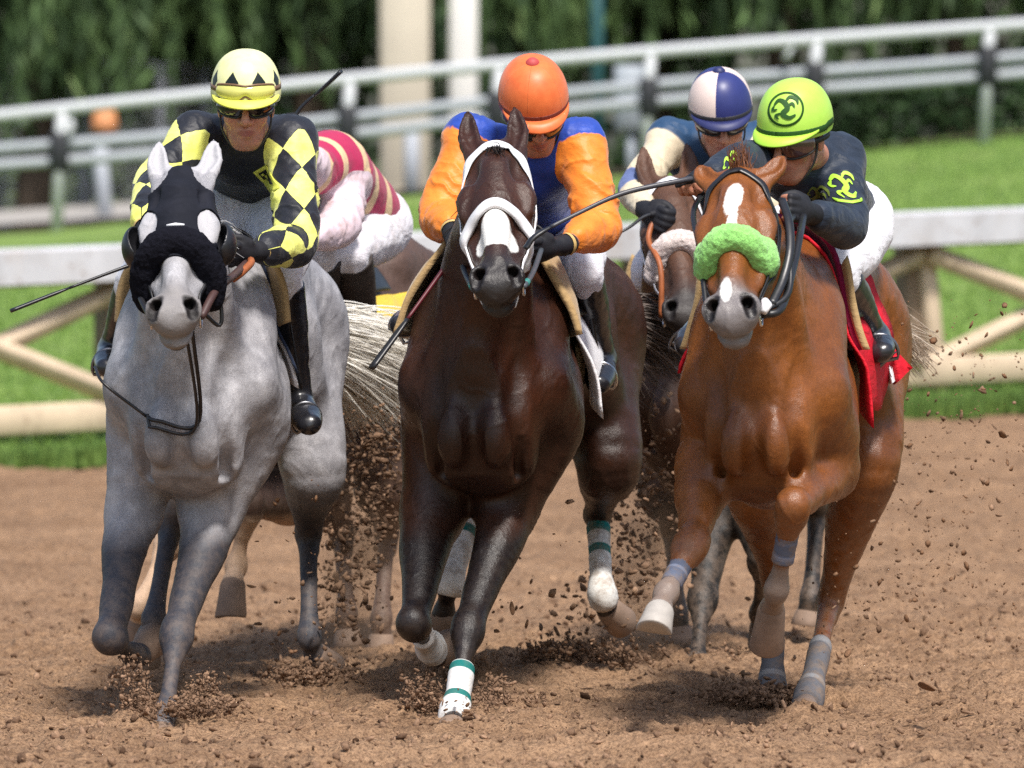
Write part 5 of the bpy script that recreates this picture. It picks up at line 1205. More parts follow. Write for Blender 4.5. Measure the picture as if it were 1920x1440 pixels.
# ------------------------------------------------------------------ second row: cream and blue
def silks_blue():
    n = N('cream_and_blue_silks'); p = n.co(); a = n.noise(p, 12, 4); s_ = n.attr('slv'); c = n.mix(n.step(s_, .03, .004), (.016, .055, .13), (.66, .56, .40))
    band = n.math('MULTIPLY', n.step(s_, .235, .004), n.math('SUBTRACT', 1., n.step(s_, .325, .004))); c = n.mix(band, c, (.12, .16, .34))
    return n.done(n.mix(n.ramp(a, [(.3, .18), (.7, 0.)]), c, (.02, .03, .05)), .55, .3, n.bump(a, .35, .02), Sheen_Weight=.1)
def cap_quarter(n, p):
    x, y, z = [n.node('SeparateXYZ', i, Vector=p) for i in range(3)]; an = n.math('ADD', n.math('ARCTAN2', x, n.math('MULTIPLY', y, -1.)), 6.2832 + .22)
    k = n.math('GREATER_THAN', n.math('FRACT', n.math('MULTIPLY', an, 2 / 6.2832)), .5); k = n.math('MULTIPLY', k, n.step(z, .052, .001)); a = n.noise(p, 30, 4)
    return n.done(n.mix(k, n.mix(a, (.022, .028, .13), (.03, .04, .17)), n.mix(a, (.66, .52, .47), (.76, .63, .58))), .4, .4, n.bump(a, .1, .004))
j4 = Rider(dict(head=(1352, 228, 30.6), neck=(1352, 278, 30.85), chest=(1348, 300, 30.95), waist=(1365, 365, 31.25), pelvis=(1380, 405, 31.5),
    sl=(1254, 262, 30.85), sr=(1442, 265, 30.95), el=(1192, 358, 30.65), er=(1450, 380, 30.6), wl=(1208, 392, 30.42), hl=(1228, 405, 30.35), wr=(1400, 405, 30.45), hr=(1372, 415, 30.35),
    hipl=(1330, 430, 31.4), hipr=(1430, 430, 31.4), kl=(1220, 500, 31.0), kr=(1440, 500, 31.0), al=(1222, 640, 31.3), ar=(1450, 640, 31.3), tl=(1222, 665, 31.1), tr=(1455, 665, 31.1)), (4, 20, 4), 1.02, .95)
j4.body('jockey with cream sleeves and cream and navy quartered helmet in the second row', grips=dict(l=arr(.3, -.2, .9), r=arr(.2, -.4, .9)))
j4.jacket(silks_blue(), cuff=.95); j4.breeches(M_BREECH); j4.boots(); j4.gloves(cuff=False)
j4.helmet(plain_helmet('quartered_cap', cap_quarter), simple('navy_visor', (.02, .025, .10), .5), .036, simple('navy_button', (.02, .025, .10), .5), simple('dark_band', (.03, .03, .035), .5)); j4.goggles()

# ------------------------------------------------------------------ second row, left: crimson and cream stripes
def silks_stripe():
    n = N('crimson_and_cream_silks'); p = n.co(); a = n.noise(p, 12, 4); f = n.math('FRACT', n.math('ADD', n.math('DIVIDE', n.attr('lat'), .15), .05)); k = n.step(f, .36, .02)
    tor = n.mix(k, (.74, .52, .29), (.40, .012, .075)); sl = n.mix(n.ramp(n.noise(p, 18, 5, .7), [(.4, 0.), (.68, .7)]), (.72, .58, .64), (.44, .30, .27)); c = n.mix(n.step(n.attr('slv'), .03, .004), tor, sl)
    return n.done(n.mix(n.ramp(a, [(.3, .15), (.7, 0.)]), c, (.2, .1, .1)), .55, .3, n.bump(a, .4, .02), Sheen_Weight=.1)
M_DBREECH = cloth_mat('dusty_white_breeches', (.76, .73, .78), rough=.6, wr=.5, dirt=.4)
M_DBOOT = simple('dusty_brown_black_boot', (.035, .026, .022), .55, .3, .5, 14, .3, .006)
j5 = Rider(dict(head=(518, 318, 30.5), neck=(564, 312, 30.7), chest=(618, 312, 30.9), waist=(660, 365, 31.15), pelvis=(690, 415, 31.35),
    sl=(585, 320, 30.65), sr=(652, 330, 30.95), el=(560, 300, 30.5), er=(636, 425, 30.65), wl=(532, 278, 30.4), hl=(540, 252, 30.32), wr=(575, 450, 30.45), hr=(545, 455, 30.35),
    hipl=(640, 440, 31.2), hipr=(705, 435, 31.3), kl=(598, 468, 30.75), kr=(655, 470, 30.85), al=(610, 610, 31.1), ar=(683, 612, 31.1), tl=(600, 640, 30.95), tr=(690, 640, 30.92)), (-20, 20, 0), 1.0, .95)
j5.body('jockey in crimson and cream striped vest and dusty breeches behind the grey horse', grips=dict(l=arr(1, -.2, .6), r=arr(.2, -.4, .9)))
j5.jacket(silks_stripe(), arm=(.080, .076, .068, .05), tor=(.13, .13, .14), aspect=1.25, cuff=.95, fold=1.2); j5.breeches(M_DBREECH, .098, .07); j5.boots(M_DBOOT, .072); j5.gloves(cuff=False)
j5.helmet(plain_helmet('cream_cap', lambda n, p: n.done((.72, .66, .58), .45, .4)), None, .036); j5.goggles()

whip('whip with a black popper held out to the left beside the grey', [(300, 482, 28.35), (245, 497, 28.3), (130, 540, 28.25), (20, 583, 28.2)], .0055, .21)
whip('whip with a red shaft and black popper slanting down beside the dark bay', [(862, 462, 28.48), (835, 500, 28.4), (770, 590, 28.3), (697, 690, 28.2)], .007, .22, simple('dark_red_shaft', (.10, .012, .02), .45))
whip('long grey whip held at the ears of the chestnut, crossing an orange sleeve', [(1318, 332, 27.56), (1282, 338, 27.5), (1170, 362, 27.45), (1080, 402, 27.4), (1008, 440, 27.35), (985, 466, 27.34)], .0075, .12, simple('grey_shaft', (.05, .05, .06), .4))
whip('whip of the jockey in cream and blue, seen between the sleeves', [(1228, 400, 30.33), (1205, 408, 30.3), (1170, 432, 30.25), (1090, 470, 30.2)], .006, .15)
whip('whip raised behind the shoulder of the jockey in yellow diamonds', [(541, 258, 30.3), (560, 208, 30.3), (600, 170, 30.28), (640, 134, 30.25)], .006, .13)
# ------------------------------------------------------------------ tack of the grey: blinker hood, black roll, reins
def hood(h, mat):
    lo = np.min([h.H(x, l, n) for x in (-.2, .2) for l in (-.08, .42) for n in (-.3, .1)], 0); hi = np.max([h.H(x, l, n) for x in (-.2, .2) for l in (-.08, .42) for n in (-.3, .1)], 0)
    B = Blob(.0045); B.ops = h.B.ops; ears = [Blob(.0045).chain(e, 0).ops[0] for e in [[(h.H(sg * .066, .0, -.05), .052), (h.H(sg * .075, -.10, -.05), .06), (h.H(sg * .075, -.25, -.04), .06)] for sg in (-1, 1)]]
    Rh = np.stack([h.hx, h.ha, h.hn]); eyes = [Blob(.0045).ell(h.H(sg * .092, .205, -.045), (.046, .065, .07), Rh).ops[0] for sg in (-1, 1)]
    def post(D, lo_, hh):
        ax = [(lo_[i] + np.arange(D.shape[i]) * hh) for i in range(3)]; X, Y, Z = ax[0][:, None, None], ax[1][None, :, None], ax[2][None, None, :]
        q = [X - h.poll[0], Y - h.poll[1], Z - h.poll[2]]; l = sum(q[i] * h.ha[i] for i in range(3)) * .6 / h.hl; n = sum(q[i] * h.hn[i] for i in range(3)) / h.hs
        D = np.maximum(D - .007, l - .37); D = np.maximum(D, -.03 - l - .25 * (n + .05)); D = np.maximum(D, -.20 - n)
        for e in ears + eyes: D = np.maximum(D, -B.field(X, Y, Z, e))
        return D.astype(np.float32)
    D, l0, hh = B.grid((lo, hi)); D = post(D, l0, hh)
    for a in range(3):
        for e in (0, -1):
            ix = [slice(None)] * 3; ix[a] = e; D[tuple(ix)] = np.maximum(D[tuple(ix)], .002)
    V, Q = nets(D, l0, hh); V = relax(relax(V, Q), Q); o = obj('blinker_hood', V, Q, mat, h.body)
    for sg in (-1, 1):
        C_ = Blob(.004); c = h.H(sg * .128, .238, -.075); out = h.hx * sg
        C_.ell(c, (.046, .070, .068), Rh, .01); C_.ell(c + h.hn * .030 - out * .022, (.044, .063, .064), Rh, .006, True); V, Q = C_.mesh(1); cp = obj('eye_cup', V, Q, M_LEATHER, o)
    return o
M_HOOD = cloth_mat('black_hood_cloth', (.010, .011, .017), (.015, .016, .024), .8, .15, .3, sheen=0.)
hood(gray, M_HOOD)
gray.roll(.33, fluff('black_fleece', (.010, .010, .016)), .050, .096, -.15, rise=-.008, end=.95)
m = MB(); c = gray.H(0, .262, .035); m.tube([c - gray.hx * .028 , c + gray.hn * .002, c + gray.hx * .028], [.003, .006, .003], 8); m.build('white_label', M_WSTRAP, gray.body)
bridle(gray, M_LEATHER, False, False, False)
gray.strap('noseband', [gray.H(-.07, .50, -.16), gray.H(-.085, .455, -.09), gray.H(-.10, .40, -.08)], .02, M_LEATHER); gray.strap('noseband', [gray.H(.07, .50, -.16), gray.H(.085, .455, -.09), gray.H(.10, .40, -.08)], .02, M_LEATHER)
gray.strap('chin_strap', [gray.H(-.07, .50, -.13), gray.H(-.045, .575, -.17), gray.H(0, .60, -.17), gray.H(.045, .575, -.17), gray.H(.07, .50, -.13)], .012, M_LEATHER)
hd = j1.p
gray.cord('rein', [gray.H(.075, .515, -.10), U(405, 545, 27.8), U(440, 515, 28.1), hd['hr'] + arr(.02, 0, -.03)], [.010, .012] + [.013] * 23, simple('brown_rubber_rein', (.06, .030, .028), .5))
gray.cord('rein', [gray.H(-.075, .515, -.10), U(258, 535, 27.9), hd['hl'] + arr(0, 0, -.02)], .010, M_LEATHER)
gray.cord('rein_grip', [hd['hr'] + arr(.035, -.02, -.02), U(470, 494, 28.3), U(452, 512, 28.22), U(436, 524, 28.2)], .012, M_BROWNL)
gray.cord('rein_grip', [hd['hr'] + arr(-.03, -.02, .05), U(425, 455, 28.3), U(418, 432, 28.35)], .016, M_BROWNL)
P = [U(412, 545, 27.95), U(412, 610, 27.95), U(398, 690, 28.0), U(350, 745, 28.02), U(275, 762, 28.08), U(208, 745, 28.2)]
gray.cord('rein_loop', [P[0], P[1], gray.proj(P[2], .02)[0], gray.proj(P[3], .018)[0], gray.proj(P[4], .018)[0], gray.proj(P[5], .018)[0]], .0065, M_LEATHER)
P = [U(360, 735, 28.02), U(318, 778, 28.02), U(262, 792, 28.08), U(222, 775, 28.15), U(205, 742, 28.2)]
gray.cord('rein_loop', [gray.proj(p, .02)[0] for p in P], .0055, M_LEATHER)
gray.cord('strap_end', [gray.proj(U(205, 745, 28.2), .02)[0], U(196, 720, 28.3), U(178, 688, 28.4)], .005, M_LEATHER)
M_NCLOTH = cloth_mat('dark_blue_saddle_cloth', (.010, .018, .045), wr=.4)
def edged(name, base, edge):
    n = N(name); p = n.co(); a = n.noise(p, 12, 4); return n.done(n.mix(a, base, edge), .7, .2, n.bump(a, .4, .02))
drape(gray, 'saddle_cloth', .50, .85, -1.95, 1.95, .012, M_WCLOTH, flare=lambda u, ph: .02 * max(0, abs(ph) - .9))
drape(gray, 'saddle_towel', .47, .80, -1.80, 1.80, .022, M_NCLOTH, flare=lambda u, ph: .022 * max(0, abs(ph) - .9))
drape(gray, 'saddle', .56, .95, -1.1, 1.1, .04, M_LEATHER)
for sg in (-1, 1):
    drape(gray, 'saddle_flap', .42, .62, sg * .62, sg * 1.25, .03, M_BUFF, flare=lambda u, ph: .03 * (1 - u) ** 2, npn=20, thick=.02)
    drape(gray, 'girth', .68, .80, sg * 1.6, sg * 3.1, .024, M_GIRTH, nb=6, npn=24)
gray.hair('tail', [gray.W(-.03, 1.86, 1.20), gray.W(.03, 1.86, 1.14)], [U(790, 662, 30.7), U(795, 690, 30.75), U(775, 722, 30.75), U(740, 750, 30.75), U(690, 765, 30.75)], hair_mat('white_tail_hair', (.70, .66, .58), (.97, .94, .88)), 3400, .0027, .045, .06, .024, 11, 14)
gray.hair('mane', [gray.H(0, .0, -.16), gray.W(0, .12, 1.50), gray.W(0, .42, 1.53)], [gray.H(.09, .10, -.22), gray.W(.1, .25, 1.45), gray.W(.12, .5, 1.46)], hair_mat('grey_mane_hair', (.30, .30, .31), (.6, .6, .62)), 200, .003, .03, .05, .03, 12)

# ------------------------------------------------------------------ tack of the bay: reins
hd = j2.p; M_GREYR = simple('grey_blue_rein', (.06, .07, .085), .5); M_TEALR = simple('teal_rein_wrap', (.03, .22, .20), .5)
for sg, q in ((1, hd['hr']), (-1, hd['hl'])):
    a = bay.H(sg * .075, .515, -.105); mid = (a + q) / 2 + arr(0, 0, -.015); bay.cord('rein', [a, mid, q + arr(0, -.02, 0)], .009, M_GREYR); bay.cord('rein_wrap', [a * .8 + mid * .2, a * .65 + mid * .35], .0115, M_TEALR)
    bay.strap('bit_guard', [bay.H(sg * .09, .47, -.09), bay.H(sg * .086, .52, -.13), bay.H(sg * .06, .57, -.165)], .022, M_WSTRAP)
# ------------------------------------------------------------------ tack of the chestnut
chest.roll(.30, fluff('lime_fleece', (.34, .76, .20)), .045, .080, -.05, rise=-.024, end=1.1, dl=.0)
bridle(chest, M_LEATHER, False)
chest.strap('cheekpiece', [chest.H(.14, .10, -.14), chest.H(.145, .22, -.15), chest.H(.13, .34, -.15), chest.H(.10, .46, -.12)], .03, M_LEATHER, .008)
H = chest.H; hd = j3.p
chest.cord('bridle_flap', [H(.125, .05, -.08), H(.15, .16, -.07), H(.155, .27, -.08), H(.135, .37, -.10), H(.105, .47, -.10)], .014, M_LEATHER, flat=.5)
chest.cord('rein', [H(.08, .515, -.10), H(.13, .47, -.12), U(1488, 500, 27.25), U(1500, 440, 27.4), hd['hr'] + arr(.01, -.02, -.02)], .012, M_LEATHER)
chest.cord('rein', [H(.08, .50, -.10), H(.15, .40, -.12), U(1478, 430, 27.25), hd['hr'] + arr(-.02, -.03, -.02)], .010, M_LEATHER)
chest.cord('rein', [H(-.08, .515, -.10), U(1312, 470, 27.2), U(1300, 400, 27.4), hd['hl'] + arr(.03, .03, -.03)], .009, M_LEATHER)
m = MB(); c = H(.088, .505, -.07); m.tube([c - chest.ha * .02, c + chest.hx * .008, c + chest.ha * .03], [.012, .017, .010], 10); m.build('bit_guard', M_WSTRAP, chest.body)
M_RED = cloth_mat('red_saddle_cloth', (.56, .010, .022), (.62, .012, .028), .65, .2, .5, sheen=0.); M_MAG = cloth_mat('magenta_pad', (.22, .006, .06), wr=.3)
drape(chest, 'saddle_cloth', .47, 1.22, -1.75, 2.2, .022, M_RED, flare=lambda u, ph: (.050 if ph > 0 else .075) * max(0, abs(ph) - .8) * (.6 + .5 * u), wave=.016)
drape(chest, 'saddle_towel', .50, .70, -1.5, 1.5, .04, M_MAG, flare=lambda u, ph: .02 * (1 - u), thick=.022)
drape(chest, 'saddle', .62, 1.0, -1.1, 1.1, .055, M_LEATHER, flare=lambda u, ph: .035 * math.exp(-((u - .1) / .15) ** 2) * math.exp(-(ph / .5) ** 2))
for sg in (-1, 1):
    drape(chest, 'saddle_flap', .48, .74, sg * .62, sg * 1.5, .05, M_BUFF, flare=lambda u, ph: .03 * (1 - u) ** 2, npn=20, thick=.022)
    drape(chest, 'girth', .60, .74, sg * 1.8, sg * 3.1, .012, M_LEATHER if sg < 0 else M_GIRTH, nb=6, npn=24)
m = MB(); c = U(1672, 692, 28.85); bp = [(1650, 668), (1672, 648), (1712, 690), (1676, 722)]; 
G = np.array([[U(*(np.array(bp[0]) * (1 - u) * (1 - v) + np.array(bp[1]) * u * (1 - v) + np.array(bp[2]) * u * v + np.array(bp[3]) * (1 - u) * v), 28.85) + arr(0, .03 * math.sin(6 * u + 3 * v), 0) for v in np.linspace(0, 1, 8)] for u in np.linspace(0, 1, 8)])
V = np.concatenate([G.reshape(-1, 3), G.reshape(-1, 3) + arr(0, .006, 0)]); F = []
for i in range(7):
    for k in range(7): a = i * 8 + k; F += [[a, a + 8, a + 9, a + 1], [64 + a, 64 + a + 1, 64 + a + 9, 64 + a + 8]]
obj('cloth_tail', V, F, M_RED, chest.body)
bp2 = [(1648, 655), (1662, 650), (1684, 712), (1668, 720)]; V2 = np.array([U(*(np.array(bp2[0]) * (1 - u) * (1 - v) + np.array(bp2[1]) * u * (1 - v) + np.array(bp2[2]) * u * v + np.array(bp2[3]) * (1 - u) * v), 28.82) + arr(0, .03 * math.sin(6 * u + 3 * v), 0) for u in np.linspace(0, 1, 8) for v in np.linspace(0, 1, 8)])
obj('cloth_trim', np.concatenate([V2, V2 + arr(0, .006, 0)]), F, M_WCLOTH, chest.body)
chest.hair('tail', [chest.W(-.02, 1.86, 1.32), chest.W(.02, 1.86, 1.32)], [U(1722, 650, 29.9), U(1728, 690, 29.9)], hair_mat('sandy_tail_hair', (.30, .22, .15), (.62, .52, .42)), 160, .0035, .03, .04, .03, 21, 10)
M_GBAND = band_mat('grey_dusty_bandage', (.12, .14, .20), (.20, .22, .29), [(.2, .3), (.55, .6)], .7)
M_GBAND2 = band_mat('dusty_grey_hind_bandage', (.14, .14, .155), (.26, .26, .27), [(.45, .52), (.9, .95)], .6)
for lg, a, b, r in (('fl', .20, .80, .029), ('fr', .22, .66, .029), ('hl', .55, 1.1, .032), ('hr', .45, 1.15, .032)): chest.bandage(lg, a, b, r, M_GBAND if lg[0] == 'f' else M_GBAND2)
# ------------------------------------------------------------------ tack of the second row
rear.roll(.31, fluff('cream_fleece', (.78, .66, .62)), .040, .085, -.09, end=.95, dl=.03); bridle(rear, M_WSTRAP, False, True, True)
rear.cord('rein', [rear.H(-.08, .515, -.10), U(1238, 500, 30.2), U(1216, 450, 30.3), j4.p['hl']], .010, M_BROWNL); rear.cord('rein', [rear.H(.08, .515, -.10), j4.p['hr']], .010, M_LEATHER)
drape(rear, 'saddle_cloth', .55, 1.05, -1.5, 1.5, .02, M_WCLOTH); drape(rear, 'saddle', .55, .95, -1.1, 1.1, .04, M_LEATHER)
for sg in (-1, 1): drape(rear, 'saddle_flap', .42, .66, sg * .7, sg * 1.4, .05, M_BUFF, npn=20, thick=.02)
M_YCLOTH = cloth_mat('yellow_saddle_cloth', (.72, .50, .03), wr=.5)
[drape(hind_, 'saddle_cloth', .55, 1.2, sg * 1.05, sg * 1.9, .03, M_YCLOTH, flare=lambda u, ph: .03 * max(0, abs(ph) - .8), wave=.01) for sg in (-1, 1)]; drape(hind_, 'saddle', .55, .95, -1.0, 1.0, .05, M_LEATHER)
hind_.cord('rein', [hind_.H(.08, .5, -.1), j5.p['hr']], .010, M_BROWNL); hind_.cord('rein', [hind_.H(-.08, .5, -.1), hind_.H(-.14, .2, -.2), j5.p['hr'] + arr(-.05, 0, 0)], .010, M_BROWNL)
for h_ in (rear, hind_): h_.hair('tail', [h_.W(-.03, 1.86, 1.32), h_.W(.03, 1.86, 1.32)], [h_.W(-.05, 2.45, 1.05), h_.W(.1, 2.5, .95)], bpy.data.materials['dark_tail_hair'], 120, .0045, .05, .08, .04, 31, 9)
# stirrups hang from each saddle and carry the riders' boots
M_STEEL = N('dull_stirrup_steel').done((.22, .22, .24), .4, .5, Metallic=1.)
def stirrup(h, j, mat, leather):
    for a in 'lr':
        an, to = j.p['a' + a], j.p['t' + a]; d = unit(j.p['a' + a] - j.p['k' + a]); c = an * .45 + to * .55; w = unit(to - an); sd = unit(np.cross(w, d)); dn = unit(np.cross(sd, w)); dn = dn if dn[2] < 0 else -dn
        t = np.linspace(-.25 * math.pi, 1.25 * math.pi, 22); m = MB(); P = [c + dn * .048 + sd * .050 * math.cos(q) * 1. - dn * (.060 * math.sin(q) + .02) for q in t]; P = [c + dn * .05 - sd * .04] + P + [c + dn * .05 + sd * .04, c + dn * .05 - sd * .04]; P = [P[0]] + P[1:]
        m.tube(np.array(P), .006, 6, False); s_ = m.build('stirrup', mat, h.body)
        m = MB(); top = c - dn * .10; m.tube(spline([top + dn * .02, top * .5 + j.p['k' + a] * .5 - sd * 0, j.p['k' + a] * .6 + j.p['hip' + a] * .4 + arr(0, .05, 0)], 6), .009, 6, flat=.4); m.build('stirrup_leather', leather, s_)
for h_, j_ in ((gray, j1), (bay, j2), (chest, j3), (rear, j4), (hind_, j5)): stirrup(h_, j_, M_SILVER if h_ is bay else M_STEEL, M_LEATHER)
# ------------------------------------------------------------------ dirt thrown up by the hooves
_ico = None
def lumps(P, size, seed=0):
    """one irregular lump per point: (V, F)"""
    global _ico
    if _ico is None:
        t = (1 + 5 ** .5) / 2; v = np.array([(-1, t, 0), (1, t, 0), (-1, -t, 0), (1, -t, 0), (0, -1, t), (0, 1, t), (0, -1, -t), (0, 1, -t), (t, 0, -1), (t, 0, 1), (-t, 0, -1), (-t, 0, 1)]) / math.sqrt(1 + t * t)
        f = np.array([(0, 11, 5), (0, 5, 1), (0, 1, 7), (0, 7, 10), (0, 10, 11), (1, 5, 9), (5, 11, 4), (11, 10, 2), (10, 7, 6), (7, 1, 8), (3, 9, 4), (3, 4, 2), (3, 2, 6), (3, 6, 8), (3, 8, 9), (4, 9, 5), (2, 4, 11), (6, 2, 10), (8, 6, 7), (9, 8, 1)]); _ico = (v, f)
    v, f = _ico; n = len(P); r = np.random.default_rng(seed); A = r.normal(size=(n, 3)); A /= np.linalg.norm(A, axis=1)[:, None]; B = np.cross(A, r.normal(size=(n, 3))); B /= np.linalg.norm(B, axis=1)[:, None]; Cc = np.cross(A, B); M = np.stack([A, B, Cc], 1) * (r.uniform(.3, 1.1, (n, 3)) * [1.4, 1., .62])[:, :, None]
    S = np.broadcast_to(size, (n,)); W = v[None] * r.uniform(.55, 1.25, (n, 12))[:, :, None]; V = np.einsum('nkj,nji->nki', W, M) * S[:, None, None] + P[:, None, :]
    return V.reshape(-1, 3), (f[None] + (np.arange(n) * 12)[:, None, None]).reshape(-1, 3)
def clod_mat():
    n = N('thrown_dirt'); p = n.co(); b = n.noise(p, 55, 4, .65); c = n.mix(n.attr('hue'), (.070, .040, .025), (.36, .225, .145)); c = n.mix(n.ramp(b, [(.35, .5), (.6, 0.)]), c, (.06, .032, .02))
    return n.done(c, .95, .1, n.bump(b, .8, .008))
M_THROWN = clod_mat()
def spray(name, label, curve, n, wid, dep, s0, s1, seed):
    """a plume of clods: curve of (px, py, Y, relative width, density)"""
    r = np.random.default_rng(seed); K = np.array(curve, float); t = r.random(n * 3); cum = np.interp(t, np.linspace(0, 1, len(K)), K[:, 4] / K[:, 4].max()); t = t[r.random(len(t)) < cum][:n]
    Q = spline(K[:, :4], 8); u = t * (len(Q) - 1); q = np.stack([np.interp(u, np.arange(len(Q)), Q[:, i]) for i in range(4)], 1); g = r.normal(size=(len(t), 3)); clump = vnoise(np.stack([u * 1.6 + seed, g[:, 0] * 1.1, g[:, 1] * .8], 1))
    keep = clump > -.15 + .6 * r.random(len(t)) - .35; q, g = q[keep], g[keep]
    P = np.array([U(a[0] + b[0] * wid * a[3], a[1] + b[1] * wid * .5 * a[3], a[2] + b[2] * dep) for a, b in zip(q, g)]); gz_ = bank(P[:, 0], P[:, 1]) + .01; P[:, 2] = np.maximum(P[:, 2], gz_ + r.random(len(P)) * .05)
    sz = s0 + (s1 - s0) * r.random(len(P)) ** 4; V, F = lumps(P, sz, seed); o = obj(name, V, F, M_THROWN, None, False, {'hue': np.repeat(np.clip(.42 + .40 * vnoise(P * 8) + .6 * (r.beta(1.5, 2.4, len(P)) - .2), 0, 1), 12)}); tag(o, label, 'dirt', kind='stuff')
spray('dirt_spray', 'thick plume of dark dirt thrown up between the grey and the dark bay', [(712, 760, 31.2, 1., 1.), (705, 840, 31.1, 1., 1.), (690, 920, 31.0, 1., .9), (668, 1010, 30.8, .8, .65), (645, 1100, 30.5, .8, .5), (625, 1220, 30.2, 1.3, .35)], 5500, 46, .4, .002, .020, 1)
spray('dirt_spray', 'thick plume of dirt thrown up between the dark bay and the chestnut', [(1250, 720, 31.6, .9, 1.), (1245, 800, 31.5, 1., 1.), (1230, 890, 31.3, 1., 1.), (1205, 990, 31.0, .9, .7), (1175, 1110, 30.8, 1.1, .5), (1140, 1240, 30.4, 1.6, .4)], 5500, 50, .4, .002, .020, 2)
spray('dirt_spray', 'thin scatter of dirt hanging in the air to the right of the chestnut', [(1800, 640, 30.5, 1., .4), (1790, 800, 30.2, 1.1, .6), (1760, 950, 29.8, 1.2, .8), (1730, 1100, 29.3, 1.2, 1.), (1690, 1230, 28.8, 1.3, 1.)], 1300, 95, .6, .003, .013, 3)
def burst(k, lab, stems, n, s0=.002, s1=.014):
    for q, st in enumerate(stems): spray('dirt_burst', lab, st, n // len(stems), 22, .10, s0, s1, 10 + 3 * k + q)
burst(0, 'burst of dirt flying up round the planted forefoot of the grey', [[(285, 1348, 28.25, 1.3, 1.), (262, 1315, 28.25, 1., .8), (250, 1275, 28.25, .8, .45), (244, 1235, 28.25, .7, .2)], [(335, 1348, 28.3, 1.3, 1.), (365, 1325, 28.3, 1.1, .9), (380, 1295, 28.3, .9, .5), (392, 1265, 28.3, .7, .2)], [(300, 1356, 28.0, 1.6, 1.), (360, 1350, 28.1, 1.5, .8), (420, 1345, 28.2, 1., .4)]], 7500)
burst(1, 'burst of dirt flying up round the white bandaged forefoot of the dark bay', [[(815, 1345, 28.3, 1.3, 1.), (800, 1310, 28.3, 1., .6), (792, 1270, 28.3, .8, .25)], [(885, 1345, 28.35, 1.4, 1.), (915, 1315, 28.4, 1.2, .8), (935, 1275, 28.5, .9, .3)], [(860, 1350, 28.2, 2., 1.), (930, 1345, 28.3, 1.6, .9), (1000, 1338, 28.4, 1.1, .5)]], 7000)
for k, (x, y, Y, n, wd, lab) in enumerate(((1410, 1318, 28.85, 4200, 48, 'dark heap of dirt round the hind feet of the chestnut'), (1305, 1250, 31.0, 1400, 50, 'low burst of dirt round the planted foot of the second row bay'), (1080, 1230, 30.3, 4200, 85, 'loose dirt flung up behind the dark bay'),
    (590, 1270, 29.8, 2400, 55, 'loose dirt flung up under the hind foot of the grey'), (870, 1255, 29.4, 1200, 40, 'loose dirt below the hind foot of the dark bay'))):
    spray('dirt_burst', lab, [(x - wd, y + 8, Y, .8, .7), (x - wd * .3, y - 8, Y, 1.1, 1.), (x + wd * .4, y, Y, 1., 1.), (x + wd * 1.1, y + 10, Y, .7, .6)], n, 28, .12, .003, .017, 40 + k)
# loose crumbs lying on the track
n = 17000; Y = 25.2 + RNG.random(n) ** 1.5 * 12; X = RNG.uniform(-2.3, 2.3, n) * Y / 30; P = np.stack([X, Y, dirt_z(X, Y) + .004], 1); V, F = lumps(P, .003 + .017 * RNG.random(n) ** 4, 77)
tag(obj('loose_crumbs', V, F, M_THROWN, None, True, {'hue': np.repeat(np.clip(RNG.normal(.55, .28, n), 0, 1), 12)}), 'loose crumbs of dirt lying on the harrowed track', 'dirt', kind='stuff')
# single clods in the air
r = np.random.default_rng(5); spots = []
for k in range(130): spots.append((r.uniform(1690, 1925), 560 + 640 * r.random() ** .8, r.uniform(27.5, 31)))
for k in range(50): spots.append((r.uniform(760, 1080), r.uniform(1000, 1240), r.uniform(28.8, 30.2)))
for k in range(40): spots.append((r.uniform(470, 620), r.uniform(900, 1240), r.uniform(28.8, 30.2)))
for k in range(40): spots.append((r.uniform(1560, 1760), r.uniform(900, 1290), r.uniform(27.8, 29.5)))
big = [(1790, 690, 28.2, .026), (1735, 1285, 27.6, .040), (1805, 665, 28.4, .010), (1700, 1160, 27.9, .022), (1590, 1225, 28.2, .020), (960, 1140, 28.8, .030), (1830, 590, 28.5, .012), (1822, 960, 28, .016)]
CL = None
for k, q in enumerate(spots + big):
    s_ = q[3] if len(q) > 3 else .004 + .011 * r.random() ** 2.5; p = U(*q[:3]); V, F = lumps(np.zeros((1, 3)), s_, 200 + k)
    for _ in range(1): pass
    o = obj('dirt_clod', V, F, M_CLOD, None, True); o.location = Vector(p)
    tag(o, 'small dark clod of dirt flying through the air' if len(q) < 4 else 'larger dark clod of dirt flying through the air', 'clod', 'clods of dirt in the air' if len(q) < 4 else 'larger clods of dirt in the air')
    if len(q) > 3:
        m = o.modifiers.new('round', 'SUBSURF'); m.levels = m.render_levels = 2

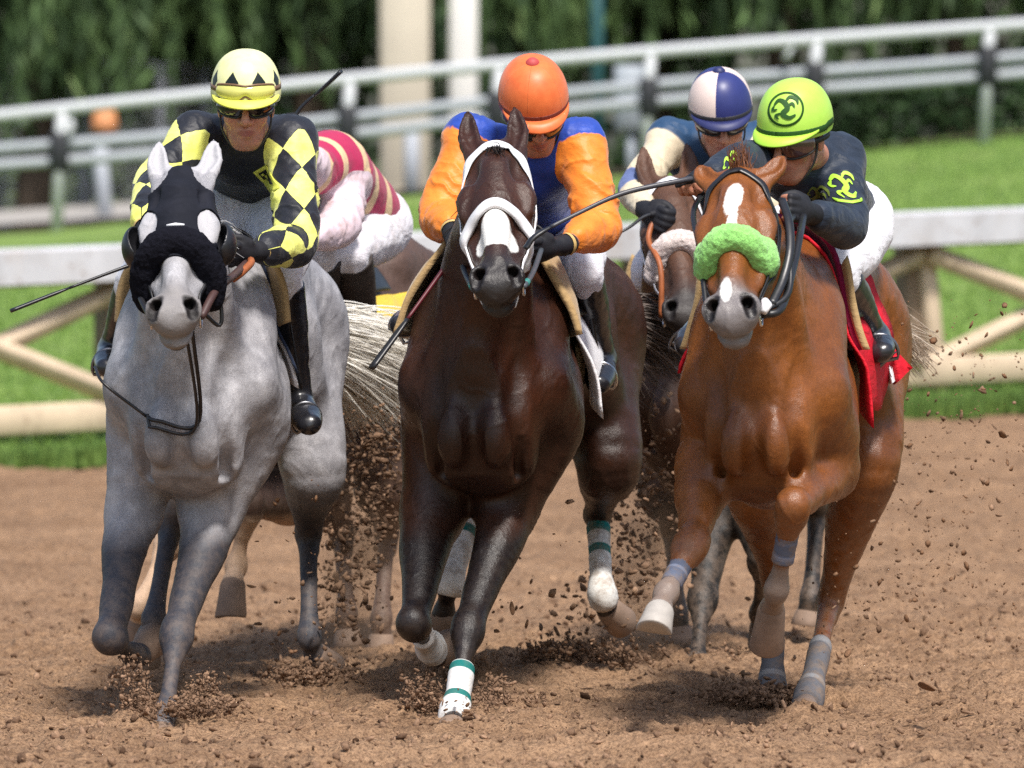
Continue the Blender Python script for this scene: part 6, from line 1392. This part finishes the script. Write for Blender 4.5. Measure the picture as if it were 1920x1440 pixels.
# fine dust hanging in the kicked up dirt
def dust_mat():
    m = bpy.data.materials.new('hanging_dust'); m.use_nodes = True; t = m.node_tree; t.nodes.clear(); o = t.nodes.new('ShaderNodeOutputMaterial'); v = t.nodes.new('ShaderNodeVolumePrincipled')
    tc = t.nodes.new('ShaderNodeTexCoord'); nz = t.nodes.new('ShaderNodeTexNoise'); nz.inputs['Scale'].default_value = 7; nz.inputs['Detail'].default_value = 4; t.links.new(tc.outputs['Object'], nz.inputs['Vector'])
    ln = t.nodes.new('ShaderNodeVectorMath'); ln.operation = 'LENGTH'; sep = t.nodes.new('ShaderNodeVectorMath'); sep.operation = 'SUBTRACT'; sep.inputs[1].default_value = (.5, .5, .5); t.links.new(tc.outputs['Generated'], sep.inputs[0]); t.links.new(sep.outputs[0], ln.inputs[0])
    fo = t.nodes.new('ShaderNodeMapRange'); t.links.new(ln.outputs['Value'], fo.inputs[0]); fo.inputs[1].default_value = .12; fo.inputs[2].default_value = .5; fo.inputs[3].default_value = 1; fo.inputs[4].default_value = 0
    mr = t.nodes.new('ShaderNodeMapRange'); t.links.new(nz.outputs[0], mr.inputs[0]); mr.inputs[1].default_value = .42; mr.inputs[2].default_value = .72; mr.inputs[4].default_value = 6.0
    mu = t.nodes.new('ShaderNodeMath'); mu.operation = 'MULTIPLY'; t.links.new(fo.outputs[0], mu.inputs[0]); t.links.new(mr.outputs[0], mu.inputs[1]); t.links.new(mu.outputs[0], v.inputs['Density'])
    v.inputs['Color'].default_value = (.40, .25, .155, 1); t.links.new(v.outputs[0], o.inputs['Volume']); return m
M_DUST = dust_mat()
for k, (x, y, Y, rx, rz, ry, lab) in enumerate(((670, 1060, 30.9, .16, .42, .35, 'veil of brown dust hanging between the grey and the dark bay'), (1205, 1050, 31.1, .18, .42, .35, 'veil of brown dust hanging between the dark bay and the chestnut'),
    (310, 1310, 28.5, .20, .12, .2, 'puff of dust round the planted forefoot of the grey'), (890, 1310, 28.6, .26, .12, .2, 'puff of dust round the planted forefoot of the dark bay'), (1420, 1300, 29.3, .28, .10, .25, 'puff of dust round the hind feet of the chestnut'))):
    c = U(x, y, Y); m = MB(); m.loft([[(rx * math.cos(t) * math.cos(u), ry * math.cos(t) * math.sin(u), rz * math.sin(t)) for u in np.linspace(0, 2 * math.pi, 20, False)] for t in np.linspace(-1.5, 1.5, 13)]); o = m.build('dust_cloud', M_DUST); o.location = Vector(c); tag(o, lab, 'dust', kind='stuff')
